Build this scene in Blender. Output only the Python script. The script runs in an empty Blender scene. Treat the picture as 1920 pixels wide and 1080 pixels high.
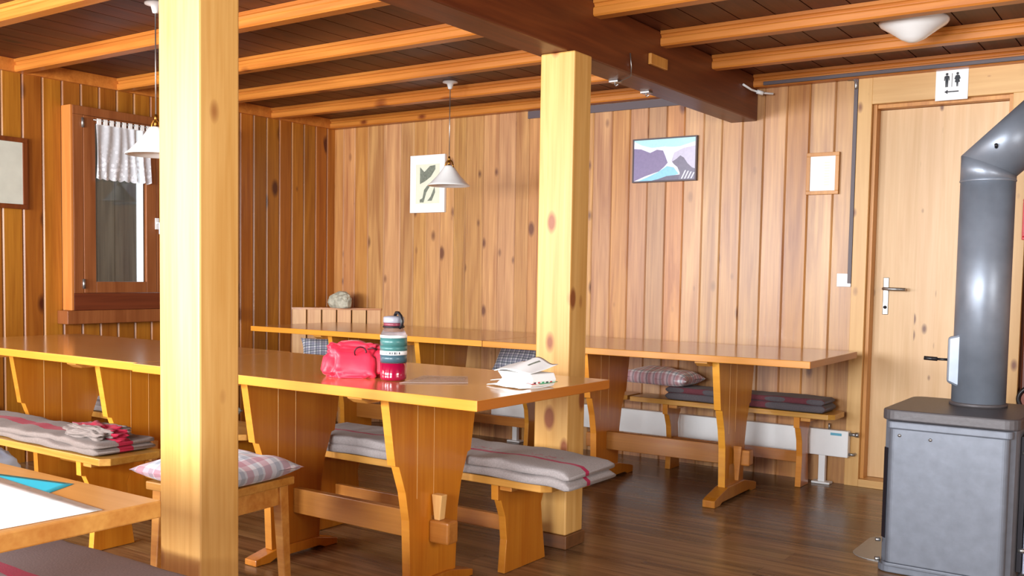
import bpy, bmesh, math, random
from mathutils import Vector, Matrix, noise as mnoise
PI = math.pi
R = math.radians
random.seed(7)
S = bpy.context.scene
COL = S.collection

# ------------------------------------------------------------------ camera
def cam_axes(yaw, pitch, roll):
    cy, sy = math.cos(yaw), math.sin(yaw)
    f = Vector((-sy*math.cos(pitch), cy*math.cos(pitch), -math.sin(pitch)))
    r = Vector((cy, sy, 0)); d = f.cross(r)
    return r*math.cos(roll)+d*math.sin(roll), -r*math.sin(roll)+d*math.cos(roll), f
CX, CD, CF = cam_axes(R(34.78), R(3.355), R(-0.97))
cam = bpy.data.cameras.new('camera'); co = bpy.data.objects.new('camera', cam); COL.objects.link(co)
up = -CD; back = -CF
m = Matrix(((CX.x, up.x, back.x, 0), (CX.y, up.y, back.y, 0), (CX.z, up.z, back.z, 1.123), (0, 0, 0, 1)))
co.matrix_world = m
cam.sensor_width = 36; cam.lens = 1847/1920*36; cam.shift_y = 81/1920; cam.clip_start = 0.05
S.camera = co
S.view_settings.view_transform = 'Standard'; S.view_settings.look = 'None'
S.view_settings.gamma = 1; S.view_settings.use_curve_mapping = False
S.view_settings.exposure = 0.28

# ------------------------------------------------------------------ daylight
w = bpy.data.worlds.new('world'); S.world = w; w.use_nodes = True
bg = w.node_tree.nodes['Background']; bg.inputs[0].default_value = (0.86, 0.93, 1, 1); bg.inputs[1].default_value = 1.6
XL, YB, XR, YF, ZC = -5.455, 5.445, 2.2, -1.9, 2.26      # room: left wall, back wall, right wall, front wall, ceiling

def side_light(name, loc, rot, sx, sy, power, col=(1, 0.97, 0.92), spread=160):
    l = bpy.data.lights.new(name, 'AREA'); l.shape = 'RECTANGLE'; l.size = sx; l.size_y = sy
    l.energy = power; l.color = col; l.spread = R(spread)
    o = bpy.data.objects.new(name, l); COL.objects.link(o); o.location = loc; o.rotation_euler = rot
    return o
# daylight through the two front windows, an added third one and an added right-hand one; a lamp on the closed left wall
FW = [(-5.2, -3.9), (-3.3, -2.0), (-1.3, 0.0)]  # leftmost opening added so its reflection falls on the back wall
for (a, b) in FW:
    side_light('daylight_and_fill', ((a+b)/2, YF+0.04, 1.45), (R(90), 0, 0), b-a-0.1, 0.98, 160, col=(0.94, 0.97, 1.0))
side_light('daylight_and_fill', (XR-0.04, 1.6, 1.45), (0, R(90), 0), 0.98, 1.5, 44)  # added lamp in an added window, brightens right-facing sides
side_light('daylight_and_fill', (XL+0.05, 0.6, 1.45), (0, R(-90), 0), 0.98, 1.3, 25)  # unseen lamp on the closed left wall, no window built here

# ------------------------------------------------------------------ materials
def lin(c):
    return tuple((x/12.92 if x <= 0.04045 else ((x+0.055)/1.055)**2.4) for x in (v/255 for v in c)) + (1,)
def new_mat(name):
    m = bpy.data.materials.new(name); m.use_nodes = True
    nt = m.node_tree; b = nt.nodes['Principled BSDF']
    return m, nt, b
def plain(name, c, rough=0.5, metal=0.0, noise=0.0, nscale=30, bump=0.0, spec=0.5, **kw):
    m, nt, b = new_mat(name)
    b.inputs['Base Color'].default_value = lin(c); b.inputs['Roughness'].default_value = rough
    b.inputs['Metallic'].default_value = metal; b.inputs['Specular IOR Level'].default_value = spec
    for k, v in kw.items():
        b.inputs[k.replace('_', ' ')].default_value = v
    if noise or bump:
        tc = nt.nodes.new('ShaderNodeTexCoord'); n = nt.nodes.new('ShaderNodeTexNoise')
        n.inputs['Scale'].default_value = nscale; n.inputs['Detail'].default_value = 5
        nt.links.new(tc.outputs['Object'], n.inputs['Vector'])
        if noise:
            r = nt.nodes.new('ShaderNodeMapRange'); r.inputs[3].default_value = 1-noise; r.inputs[4].default_value = 1+noise
            r.inputs[1].default_value = 0.25; r.inputs[2].default_value = 0.75
            nt.links.new(n.outputs['Fac'], r.inputs[0])
            h = nt.nodes.new('ShaderNodeHueSaturation'); h.inputs['Color'].default_value = lin(c)
            nt.links.new(r.outputs[0], h.inputs['Value']); nt.links.new(h.outputs[0], b.inputs['Base Color'])
        if bump:
            bp = nt.nodes.new('ShaderNodeBump'); bp.inputs['Strength'].default_value = bump; bp.inputs['Distance'].default_value = 0.004
            nt.links.new(n.outputs['Fac'], bp.inputs['Height']); nt.links.new(bp.outputs[0], b.inputs['Normal'])
    return m
def wood(name, light, dark, axis='z', rough=0.3, knots=0.0, knot_col=(95, 45, 15), grain=1.0, tonev=0.25, coat=0.0, knot_scale=1.0, spec=0.5, knot_size=1.0, satv=0.0):
    """procedural timber: grain along axis, optional knots; per-board tone from a colour attribute"""
    m, nt, b = new_mat(name); N = nt.nodes; L = nt.links
    tc = N.new('ShaderNodeTexCoord'); at = N.new('ShaderNodeAttribute'); at.attribute_name = 'tone'
    mul = N.new('ShaderNodeVectorMath'); mul.operation = 'MULTIPLY'; mul.inputs[1].default_value = (37, 53, 71)
    L.new(at.outputs['Color'], mul.inputs[0])
    add = N.new('ShaderNodeVectorMath'); add.operation = 'ADD'; L.new(tc.outputs['Object'], add.inputs[0]); L.new(mul.outputs[0], add.inputs[1])
    def mapped(cross, along):
        mp = N.new('ShaderNodeMapping'); s = [cross]*3; s['xyz'.index(axis)] = along
        mp.inputs['Scale'].default_value = s; L.new(add.outputs[0], mp.inputs['Vector']); return mp
    g1 = N.new('ShaderNodeTexNoise'); g1.inputs['Scale'].default_value = 1; g1.inputs['Detail'].default_value = 3; g1.inputs['Distortion'].default_value = 1.1
    L.new(mapped(14, 0.9).outputs[0], g1.inputs['Vector'])
    g2 = N.new('ShaderNodeTexNoise'); g2.inputs['Scale'].default_value = 1; g2.inputs['Detail'].default_value = 4
    L.new(mapped(90, 3).outputs[0], g2.inputs['Vector'])
    mx = N.new('ShaderNodeMath'); mx.operation = 'MULTIPLY_ADD'; mx.inputs[1].default_value = 0.35; L.new(g2.outputs['Fac'], mx.inputs[0])
    m3 = N.new('ShaderNodeMath'); m3.operation = 'MULTIPLY'; m3.inputs[1].default_value = 0.65; L.new(g1.outputs['Fac'], m3.inputs[0]); L.new(m3.outputs[0], mx.inputs[2])
    cr = N.new('ShaderNodeValToRGB'); cr.color_ramp.elements[0].position = 0.5-0.16/grain; cr.color_ramp.elements[1].position = 0.5+0.14/grain
    cr.color_ramp.elements[0].color = lin(dark); cr.color_ramp.elements[1].color = lin(light); L.new(mx.outputs[0], cr.inputs[0])
    out = cr.outputs[0]
    if knots:
        v = N.new('ShaderNodeTexVoronoi'); v.inputs['Scale'].default_value = 1; v.inputs['Randomness'].default_value = 1
        L.new(mapped(7*knot_scale, 3.6*knot_scale).outputs[0], v.inputs['Vector'])
        sep = N.new('ShaderNodeSeparateColor'); L.new(v.outputs['Color'], sep.inputs[0])
        th = N.new('ShaderNodeMath'); th.operation = 'MULTIPLY'; th.inputs[1].default_value = 0.30*knot_size; L.new(sep.outputs[0], th.inputs[0])
        gt = N.new('ShaderNodeMath'); gt.operation = 'LESS_THAN'; gt.inputs[1].default_value = knots; L.new(sep.outputs[1], gt.inputs[0])
        d = N.new('ShaderNodeMath'); d.operation = 'SUBTRACT'; L.new(th.outputs[0], d.inputs[0]); L.new(v.outputs['Distance'], d.inputs[1])
        mr = N.new('ShaderNodeMapRange'); mr.inputs[1].default_value = -0.03; mr.inputs[2].default_value = 0.10; L.new(d.outputs[0], mr.inputs[0])
        f = N.new('ShaderNodeMath'); f.operation = 'MULTIPLY'; L.new(mr.outputs[0], f.inputs[0]); L.new(gt.outputs[0], f.inputs[1])
        mixn = N.new('ShaderNodeMix'); mixn.data_type = 'RGBA'; L.new(f.outputs[0], mixn.inputs[0]); L.new(out, mixn.inputs[6]); mixn.inputs[7].default_value = lin(knot_col)
        out = mixn.outputs[2]
    sp = N.new('ShaderNodeSeparateColor'); L.new(at.outputs['Color'], sp.inputs[0])
    vm = N.new('ShaderNodeMath'); vm.operation = 'MULTIPLY_ADD'; vm.inputs[1].default_value = -tonev; vm.inputs[2].default_value = 1.0; L.new(sp.outputs[0], vm.inputs[0])
    sm = N.new('ShaderNodeMath'); sm.operation = 'MULTIPLY_ADD'; sm.inputs[1].default_value = -satv; sm.inputs[2].default_value = 1.0; L.new(sp.outputs[1], sm.inputs[0])
    hm = N.new('ShaderNodeMath'); hm.operation = 'MULTIPLY_ADD'; hm.inputs[1].default_value = 0.012 if tonev > 0.15 else 0.004; hm.inputs[2].default_value = 0.495 if tonev > 0.15 else 0.498; L.new(sp.outputs[2], hm.inputs[0])
    hs = N.new('ShaderNodeHueSaturation'); L.new(hm.outputs[0], hs.inputs['Hue']); L.new(out, hs.inputs['Color']); L.new(vm.outputs[0], hs.inputs['Value']); L.new(sm.outputs[0], hs.inputs['Saturation'])
    L.new(hs.outputs[0], b.inputs['Base Color'])
    b.inputs['Roughness'].default_value = rough; b.inputs['Coat Weight'].default_value = coat; b.inputs['Coat Roughness'].default_value = 0.12
    b.inputs['Specular IOR Level'].default_value = spec
    return m

W = {}
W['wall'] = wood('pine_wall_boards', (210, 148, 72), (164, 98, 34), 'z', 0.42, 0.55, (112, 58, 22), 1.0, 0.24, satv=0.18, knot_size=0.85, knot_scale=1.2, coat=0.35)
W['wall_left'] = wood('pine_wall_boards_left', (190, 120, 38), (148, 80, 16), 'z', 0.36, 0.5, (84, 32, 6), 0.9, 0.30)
for _n in ('wall', ): W[_n].node_tree.nodes['Principled BSDF'].inputs['Coat Roughness'].default_value = 0.32
W['diag'] = wood('pine_corner_boards', (218, 168, 112), (190, 132, 78), 'z', 0.4, 0.0, tonev=0.2)
W['post'] = wood('pine_post', (224, 178, 106), (196, 142, 66), 'z', 0.42, 0.42, (140, 76, 32), 0.8, 0.1, knot_scale=1.5, knot_size=1.05)
W['beam'] = wood('stained_beam', (112, 56, 20), (80, 34, 10), 'y', 0.42, 0.0)
W['joist'] = wood('pine_joist', (208, 132, 54), (174, 98, 32), 'x', 0.4, 0.3, (120, 54, 18), 0.8, 0.1)
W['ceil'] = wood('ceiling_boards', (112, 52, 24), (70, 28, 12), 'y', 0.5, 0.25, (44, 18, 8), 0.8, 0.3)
W['floor'] = wood('oak_floor', (152, 114, 76), (84, 58, 38), 'x', 0.27, 0.0, grain=1.0, tonev=0.25, spec=0.5)
W['door'] = wood('pale_spruce', (222, 184, 134), (204, 160, 104), 'z', 0.42, 0.7, (112, 66, 30), 0.8, 0.12, knot_scale=2.2, knot_size=1.0, coat=0.25)
W['door'].node_tree.nodes['Principled BSDF'].inputs['Coat Roughness'].default_value = 0.45
W['casing'] = wood('pale_spruce_trim', (214, 172, 108), (198, 152, 86), 'z', 0.4, 0.35, (122, 70, 30), 0.8, 0.1, knot_scale=1.8)
W['casing_x'] = wood('pale_spruce_lintel', (214, 172, 110), (198, 152, 88), 'x', 0.4, 0.35, (122, 70, 30), 0.8, 0.1, knot_scale=1.8)
W['window'] = wood('stained_window', (146, 90, 46), (122, 68, 28), 'z', 0.4, 0.0)
W['side_light'] = wood('window_side_lit', (206, 136, 66), (186, 112, 46), 'z', 0.4, 0.0)  # window wood made paler: light on the side faces put into the colour
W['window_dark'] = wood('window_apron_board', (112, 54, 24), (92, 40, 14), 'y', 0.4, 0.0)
W['top'] = wood('table_veneer', (208, 152, 82), (186, 128, 60), 'x', 0.22, 0.0, grain=0.8, tonev=0.1, coat=0.5)
W['top3'] = wood('pale_table_veneer', (214, 158, 88), (196, 136, 66), 'x', 0.3, 0.0, grain=0.8, tonev=0.1, coat=0.2)
W['edge'] = wood('table_edge_strip', (232, 160, 56), (214, 136, 38), 'x', 0.35, 0.0, grain=0.7, coat=0.2)
W['edge_end'] = wood('table_end_strip', (206, 122, 32), (184, 100, 22), 'y', 0.35, 0.0, grain=0.7, coat=0.2)
W['leg'] = wood('trestle_wood', (214, 138, 38), (190, 108, 18), 'z', 0.3, 0.0, grain=0.8, coat=0.3)
W['leg_x'] = wood('stretcher_wood', (190, 128, 54), (160, 98, 32), 'x', 0.35, 0.0, grain=0.8, coat=0.2)
W['wedge'] = wood('pale_wedge', (240, 200, 130), (226, 172, 96), 'z', 0.4, 0.0)
W['seat'] = wood('bench_seat_wood', (212, 156, 74), (184, 120, 46), 'x', 0.35, 0.0, coat=0.2)
W['frame_dark'] = wood('dark_picture_frame', (120, 62, 20), (92, 44, 12), 'z', 0.4, 0.0)
W['frame_gold'] = wood('oak_picture_frame', (206, 150, 70), (180, 120, 48), 'z', 0.4, 0.0)
W['dark_door'] = wood('dark_red_wood', (128, 62, 34), (98, 44, 22), 'z', 0.4, 0.0)
W['shed'] = wood('weathered_shed_boards', (126, 112, 92), (84, 74, 60), 'z', 0.8, 0.0, tonev=0.5)
M = {}
M['groove'] = plain('board_groove', (96, 48, 16), 0.7)
M['white'] = plain('white_enamel', (236, 238, 238), 0.35, noise=0.01)
M['glass_shade'] = plain('white_glass_shade', (242, 242, 240), 0.2, noise=0.01, Transmission_Weight=0.05)
M['brass'] = plain('aged_brass', (150, 104, 44), 0.3, 0.9, noise=0.1)
M['metal'] = plain('dull_metal', (170, 170, 168), 0.35, 0.9, noise=0.05)
M['paper'] = plain('white_paper', (242, 242, 240), 0.7, noise=0.01)
M['cream'] = plain('cream_paper', (226, 228, 206), 0.7, noise=0.03)
M['map'] = plain('grey_map_paper', (200, 202, 188), 0.6, noise=0.08, nscale=12)
M['ink'] = plain('grey_ink', (120, 126, 112), 0.7, noise=0.3, nscale=80)
M['ink_dark'] = plain('dark_ink', (50, 54, 60), 0.7, noise=0.05)
M['cyan'] = plain('cyan_paper', (24, 186, 214), 0.5, noise=0.02)
M['green'] = plain('green_print', (40, 150, 96), 0.5, noise=0.02)
M['redprint'] = plain('red_print', (196, 60, 70), 0.5, noise=0.02)
M['black'] = plain('black_plastic', (24, 22, 26), 0.4, noise=0.05)
M['duct'] = plain('grey_cable_duct', (86, 74, 78), 0.5, noise=0.03)
M['stove'] = plain('grey_cast_iron', (112, 117, 127), 0.5, 0.3, noise=0.12, nscale=24, bump=0.15)
M['stove_top'] = plain('dark_cast_iron', (84, 80, 82), 0.45, 0.2, noise=0.08, nscale=60, bump=0.15)
M['stove_dark'] = plain('black_iron', (30, 26, 34), 0.6, 0.2, noise=0.05)
M['pipe'] = plain('grey_flue_steel', (134, 142, 154), 0.42, 0.45, noise=0.22, nscale=7)
M['plate'] = plain('floor_plate_steel', (160, 162, 160), 0.35, 0.5, noise=0.05)
M['red'] = plain('red_plastic', (206, 30, 48), 0.4, noise=0.02)
M['stone'] = plain('grey_quartz_stone', (168, 164, 146), 0.7, noise=0.45, nscale=26, bump=0.6)
M['redfab'] = plain('red_nylon_fabric', (226, 34, 66), 0.45, noise=0.10, nscale=14, bump=0.3, Sheen_Weight=0.2)
M['bluefab'] = plain('pale_blue_cloth', (160, 176, 200), 0.8, noise=0.15, nscale=14, bump=0.4)
M['greyfab'] = plain('grey_green_cloth', (150, 154, 144), 0.8, noise=0.12, nscale=14, bump=0.4)
M['darkfab'] = plain('dark_slate_cloth', (82, 78, 88), 0.85, noise=0.1, nscale=14, bump=0.3)
M['drawstring'] = plain('dark_red_cord', (80, 14, 30), 0.6, noise=0.05)
M['glass'] = plain('window_glass', (235, 240, 240), 0.03, Transmission_Weight=1.0, IOR=1.45)
M['copper'] = plain('reddish_brown_enamel', (140, 70, 48), 0.35, noise=0.1)
M['plinth'] = wood('post_plinth_wood', (120, 80, 44), (92, 60, 32), 'x', 0.4, 0.0)

def blanket_mat(name, base, stripe_lo, stripe_hi, scol=(186, 28, 78), ripple=0.01, marks=None):
    """grey wool, one coloured woven stripe running along local x between two local y values"""
    m, nt, b = new_mat(name); N = nt.nodes; L = nt.links
    tc = N.new('ShaderNodeTexCoord'); sx = N.new('ShaderNodeSeparateXYZ'); L.new(tc.outputs['Object'], sx.inputs[0])
    n = N.new('ShaderNodeTexNoise'); n.inputs['Scale'].default_value = 5; L.new(tc.outputs['Object'], n.inputs['Vector'])
    ad = N.new('ShaderNodeMath'); ad.operation = 'MULTIPLY_ADD'; ad.inputs[1].default_value = ripple*6; L.new(n.outputs['Fac'], ad.inputs[0]); L.new(sx.outputs[1], ad.inputs[2])
    sub = N.new('ShaderNodeMath'); sub.operation = 'SUBTRACT'; sub.inputs[1].default_value = ripple*3; L.new(ad.outputs[0], sub.inputs[0])
    a = N.new('ShaderNodeMath'); a.operation = 'GREATER_THAN'; a.inputs[1].default_value = stripe_lo; L.new(sub.outputs[0], a.inputs[0])
    c = N.new('ShaderNodeMath'); c.operation = 'LESS_THAN'; c.inputs[1].default_value = stripe_hi; L.new(sub.outputs[0], c.inputs[0])
    mm = N.new('ShaderNodeMath'); mm.operation = 'MULTIPLY'; L.new(a.outputs[0], mm.inputs[0]); L.new(c.outputs[0], mm.inputs[1])
    if marks:
        w1 = N.new('ShaderNodeTexVoronoi'); w1.inputs['Scale'].default_value = 60; L.new(tc.outputs['Object'], w1.inputs['Vector'])
        prod = None
        for sock, lo, hi in ((sx.outputs[1], stripe_hi+0.02, stripe_hi+0.055), (w1.outputs['Distance'], 0.0, 0.42)):
            for op, val in (('GREATER_THAN', lo), ('LESS_THAN', hi)):
                q = N.new('ShaderNodeMath'); q.operation = op; q.inputs[1].default_value = val; L.new(sock, q.inputs[0])
                if prod is None: prod = q.outputs[0]
                else:
                    z_ = N.new('ShaderNodeMath'); z_.operation = 'MULTIPLY'; L.new(prod, z_.inputs[0]); L.new(q.outputs[0], z_.inputs[1]); prod = z_.outputs[0]
        tot = None
        for lo, hi in marks:
            a1 = N.new('ShaderNodeMath'); a1.operation = 'GREATER_THAN'; a1.inputs[1].default_value = lo; L.new(sx.outputs[0], a1.inputs[0])
            a2 = N.new('ShaderNodeMath'); a2.operation = 'LESS_THAN'; a2.inputs[1].default_value = hi; L.new(sx.outputs[0], a2.inputs[0])
            a3 = N.new('ShaderNodeMath'); a3.operation = 'MULTIPLY'; L.new(a1.outputs[0], a3.inputs[0]); L.new(a2.outputs[0], a3.inputs[1])
            if tot is None: tot = a3.outputs[0]
            else:
                a4 = N.new('ShaderNodeMath'); a4.operation = 'ADD'; L.new(tot, a4.inputs[0]); L.new(a3.outputs[0], a4.inputs[1]); tot = a4.outputs[0]
        a5 = N.new('ShaderNodeMath'); a5.operation = 'MULTIPLY'; L.new(tot, a5.inputs[0]); L.new(prod, a5.inputs[1])
        a6 = N.new('ShaderNodeMath'); a6.operation = 'MULTIPLY_ADD'; a6.inputs[1].default_value = 0.6; L.new(a5.outputs[0], a6.inputs[0]); L.new(mm.outputs[0], a6.inputs[2]); mm = a6
    f = N.new('ShaderNodeTexNoise'); f.inputs['Scale'].default_value = 180; f.inputs['Detail'].default_value = 4; L.new(tc.outputs['Object'], f.inputs['Vector'])
    cr = N.new('ShaderNodeMapRange'); cr.inputs[1].default_value = 0.3; cr.inputs[2].default_value = 0.7; cr.inputs[3].default_value = 0.86; cr.inputs[4].default_value = 1.12; L.new(f.outputs['Fac'], cr.inputs[0])
    mx = N.new('ShaderNodeMix'); mx.data_type = 'RGBA'; L.new(mm.outputs[0], mx.inputs[0]); mx.inputs[6].default_value = lin(base); mx.inputs[7].default_value = lin(scol)
    hs = N.new('ShaderNodeHueSaturation'); L.new(mx.outputs[2], hs.inputs['Color']); L.new(cr.outputs[0], hs.inputs['Value']); L.new(hs.outputs[0], b.inputs['Base Color'])
    b.inputs['Roughness'].default_value = 0.9; b.inputs['Sheen Weight'].default_value = 0.04
    bp = N.new('ShaderNodeBump'); bp.inputs['Strength'].default_value = 0.25; bp.inputs['Distance'].default_value = 0.002; L.new(f.outputs['Fac'], bp.inputs['Height']); L.new(bp.outputs[0], b.inputs['Normal'])
    return m
def plaid_mat(name, base, ca, cb, scale=14, hi=0.62, strength=0.75):
    m, nt, b = new_mat(name); N = nt.nodes; L = nt.links
    tc = N.new('ShaderNodeTexCoord'); sx = N.new('ShaderNodeSeparateXYZ'); L.new(tc.outputs['Object'], sx.inputs[0])
    def bands(sock, ph, lo):
        mu = N.new('ShaderNodeMath'); mu.operation = 'MULTIPLY_ADD'; mu.inputs[1].default_value = scale; mu.inputs[2].default_value = ph+50; L.new(sock, mu.inputs[0])
        fr = N.new('ShaderNodeMath'); fr.operation = 'FRACT'; L.new(mu.outputs[0], fr.inputs[0])
        g = N.new('ShaderNodeMath'); g.operation = 'GREATER_THAN'; g.inputs[1].default_value = lo; L.new(fr.outputs[0], g.inputs[0])
        h = N.new('ShaderNodeMath'); h.operation = 'MULTIPLY'; h.inputs[1].default_value = strength; L.new(g.outputs[0], h.inputs[0])
        return h.outputs[0]
    col = None
    for sock, ph, lo, c in ((sx.outputs[0], 0, hi, ca), (sx.outputs[1], 0.2, hi, ca), (sx.outputs[0], 0.45, 0.75, cb), (sx.outputs[1], 0.7, 0.75, cb)):
        mx = N.new('ShaderNodeMix'); mx.data_type = 'RGBA'; mx.blend_type = 'MULTIPLY'; L.new(bands(sock, ph, lo), mx.inputs[0])
        if col is None: mx.inputs[6].default_value = lin(base)
        else: L.new(col, mx.inputs[6])
        mx.inputs[7].default_value = lin(c); col = mx.outputs[2]
    L.new(col, b.inputs['Base Color']); b.inputs['Roughness'].default_value = 0.85; b.inputs['Sheen Weight'].default_value = 0.2
    return m
M['plaid_red'] = plaid_mat('red_white_plaid', (222, 222, 228), (226, 170, 180), (196, 206, 216), 13, strength=0.7)
M['plaid_multi'] = plaid_mat('grey_red_plaid', (226, 226, 228), (206, 140, 146), (146, 158, 168), 22, strength=0.6)
M['plaid_blue'] = plaid_mat('blue_grey_plaid', (222, 222, 224), (176, 176, 196), (110, 122, 140), 26)

# ------------------------------------------------------------------ mesh builder
class MB:
    def __init__(s): s.v = []; s.f = []; s.mi = []; s.t = []; s.sm = []
    def add(s, vs, fs, mi=0, tone=(0, 0, 0), smooth=False, mis=None):
        b = len(s.v); s.v += [tuple(v) for v in vs]
        for i, f in enumerate(fs):
            s.f.append(tuple(b+k for k in f)); s.mi.append(mis[i] if mis else mi); s.t.append(tone); s.sm.append(smooth)
        return s
    def box(s, x0, x1, y0, y1, z0, z1, mi=0, tone=(0, 0, 0), mis=None):
        vs = [(x, y, z) for z in (z0, z1) for y in (y0, y1) for x in (x0, x1)]
        fs = [(0, 2, 3, 1), (4, 5, 7, 6), (0, 1, 5, 4), (2, 6, 7, 3), (0, 4, 6, 2), (1, 3, 7, 5)]   # -z +z -y +y -x +x
        return s.add(vs, fs, mi, tone, False, mis)
    def prism(s, poly, axis, a, b, mi=0, tone=(0, 0, 0), smooth=False, side=None):
        """extrude a 2-D polygon along axis between a and b; poly coords are the other two axes in x,y,z order"""
        def P(p, q):
            if axis == 'x': return (q, p[0], p[1])
            if axis == 'y': return (p[0], q, p[1])
            return (p[0], p[1], q)
        n = len(poly); vs = [P(p, a) for p in poly]+[P(p, b) for p in poly]
        fs = [tuple(range(n-1, -1, -1)), tuple(range(n, 2*n))]
        s.add(vs, fs, mi, tone)
        base = len(s.v)-2*n
        for i in range(n):
            j = (i+1) % n
            s.f.append((base+i, base+j, base+n+j, base+n+i)); s.mi.append(mi if side is None else side); s.t.append(tone); s.sm.append(smooth)
        return s
    def lathe(s, prof, n=40, cx=0, cy=0, mi=0, mis=None, smooth=True):
        vs = []; fs = []; ms = []
        for (r, z) in prof:
            for k in range(n):
                a = 2*PI*k/n; vs.append((cx+r*math.cos(a), cy+r*math.sin(a), z))
        for i in range(len(prof)-1):
            for k in range(n):
                k2 = (k+1) % n; fs.append((i*n+k, i*n+k2, (i+1)*n+k2, (i+1)*n+k)); ms.append(mis[i] if mis else mi)
        return s.add(vs, fs, smooth=smooth, mis=ms)
    def tube(s, pts, r, n=10, mi=0, caps=True, closed=False):
        pts = [Vector(p) for p in pts]; m_ = len(pts); rr = r if isinstance(r, (list, tuple)) else [r]*m_
        vs = []; fs = []; prev = None
        for i, p in enumerate(pts):
            if closed: t = pts[(i+1) % m_]-pts[i-1]
            else: t = pts[min(i+1, m_-1)]-pts[max(i-1, 0)]
            t.normalize()
            if prev is None:
                u = t.cross(Vector((0, 0, 1)))
                if u.length < 1e-3: u = t.cross(Vector((0, 1, 0)))
            else: u = prev-t*prev.dot(t)
            u.normalize(); prev = u; v = t.cross(u)
            for k in range(n):
                a = 2*PI*k/n; vs.append(p+(u*math.cos(a)+v*math.sin(a))*rr[i])
        for i in range(m_ if closed else m_-1):
            for k in range(n):
                k2 = (k+1) % n; j = (i+1) % m_
                fs.append((i*n+k, i*n+k2, j*n+k2, j*n+k))
        if caps and not closed:
            fs.append(tuple(range(n-1, -1, -1))); fs.append(tuple((m_-1)*n+k for k in range(n)))
        return s.add(vs, fs, mi, smooth=True)
    def grid(s, P, nu, nv, mi=0, thick=None, smooth=True, matf=None):
        vs = [P(i/nu, j/nv) for j in range(nv+1) for i in range(nu+1)]
        fs = []; ms = []
        for j in range(nv):
            for i in range(nu):
                a = j*(nu+1)+i; fs.append((a, a+1, a+nu+2, a+nu+1)); ms.append(matf((i+.5)/nu, (j+.5)/nv) if matf else mi)
        return s.add(vs, fs, smooth=smooth, mis=ms)
    def build(s, name, mats, parent=None, bevel=0, solid=0, sub=0, fixn=True, loc=None, rz=0):
        me = bpy.data.meshes.new(name); me.from_pydata(s.v, [], s.f)
        if not isinstance(mats, (list, tuple)): mats = [mats]
        for mt in mats: me.materials.append(mt)
        me.polygons.foreach_set('material_index', s.mi); me.polygons.foreach_set('use_smooth', s.sm)
        ca = me.color_attributes.new('tone', 'FLOAT_COLOR', 'CORNER')
        for p in me.polygons:
            t = s.t[p.index]
            for li in p.loop_indices: ca.data[li].color = (t[0], t[1], t[2], 1)
        if fixn:
            bm = bmesh.new(); bm.from_mesh(me); bmesh.ops.recalc_face_normals(bm, faces=bm.faces); bm.to_mesh(me); bm.free()
        me.update()
        o = bpy.data.objects.new(name, me); COL.objects.link(o)
        if parent: o.parent = parent
        if loc: o.location = loc
        o.rotation_euler.z = rz
        if bevel:
            md = o.modifiers.new('bevel', 'BEVEL'); md.width = bevel; md.segments = 2; md.limit_method = 'ANGLE'; md.angle_limit = R(40)
        if solid:
            md = o.modifiers.new('solid', 'SOLIDIFY'); md.thickness = solid; md.offset = 0
        if sub:
            md = o.modifiers.new('sub', 'SUBSURF'); md.levels = sub; md.render_levels = sub
        return o
def tag(o, label=None, cat=None, group=None, kind=None):
    if label: o['label'] = label
    if cat: o['category'] = cat
    if group: o['group'] = group
    if kind: o['kind'] = kind
    return o
def struct(o): o['kind'] = 'structure'; return o
def empty(name, loc, rz=0):
    o = bpy.data.objects.new(name, None); COL.objects.link(o); o.location = loc; o.rotation_euler.z = rz; o.empty_display_size = 0.1
    return o
def rnd(): return (random.random(), random.random(), random.random())

# ------------------------------------------------------------------ setting
# floor: planks along x
fb = MB(); y = YF-0.1; T = 0.135
while y < YB+0.3:
    x = XL-0.3-random.random()*1.2
    while x < XR+0.2:
        L_ = 1.25
        xa, xb = max(x, XL-0.1), min(x+L_, XR+0.1)
        if xb > xa: fb.box(xa+0.0006, xb-0.0006, y+0.0007, y+T-0.0007, -0.02, 0, tone=rnd())
        x += L_
    y += T
fb.box(XL-0.1, XR+0.1, YF-0.1, YB+0.3, -0.04, -0.004, mi=1)
struct(fb.build('floor', [W['floor'], M['groove']]))

# ceiling boards along y
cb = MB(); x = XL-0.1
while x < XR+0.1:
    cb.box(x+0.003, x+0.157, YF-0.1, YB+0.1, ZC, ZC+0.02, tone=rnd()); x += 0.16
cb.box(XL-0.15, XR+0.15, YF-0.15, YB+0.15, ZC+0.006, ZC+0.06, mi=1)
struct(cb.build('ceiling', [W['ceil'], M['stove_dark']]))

def board(mb, x0, x1, z0, z1, yf, th=0.018, ch=0.006, tone=(0, 0, 0), mi=0, plane='y'):
    """one vertical matchboard with bevelled long edges; front face at yf, looking to -y (or +x for plane 'x')"""
    if plane == 'y':
        poly = [(x0, yf+th), (x0, yf+ch), (x0+ch, yf), (x1-ch, yf), (x1, yf+ch), (x1, yf+th)]
    else:   # x0,x1 are y values, yf is the x of the face, board grows to -x
        poly = [(yf-th, x0), (yf-ch, x0), (yf, x0+ch), (yf, x1-ch), (yf-ch, x1), (yf-th, x1)]
    mb.prism(poly, 'z', z0, z1, mi, tone)

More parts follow.
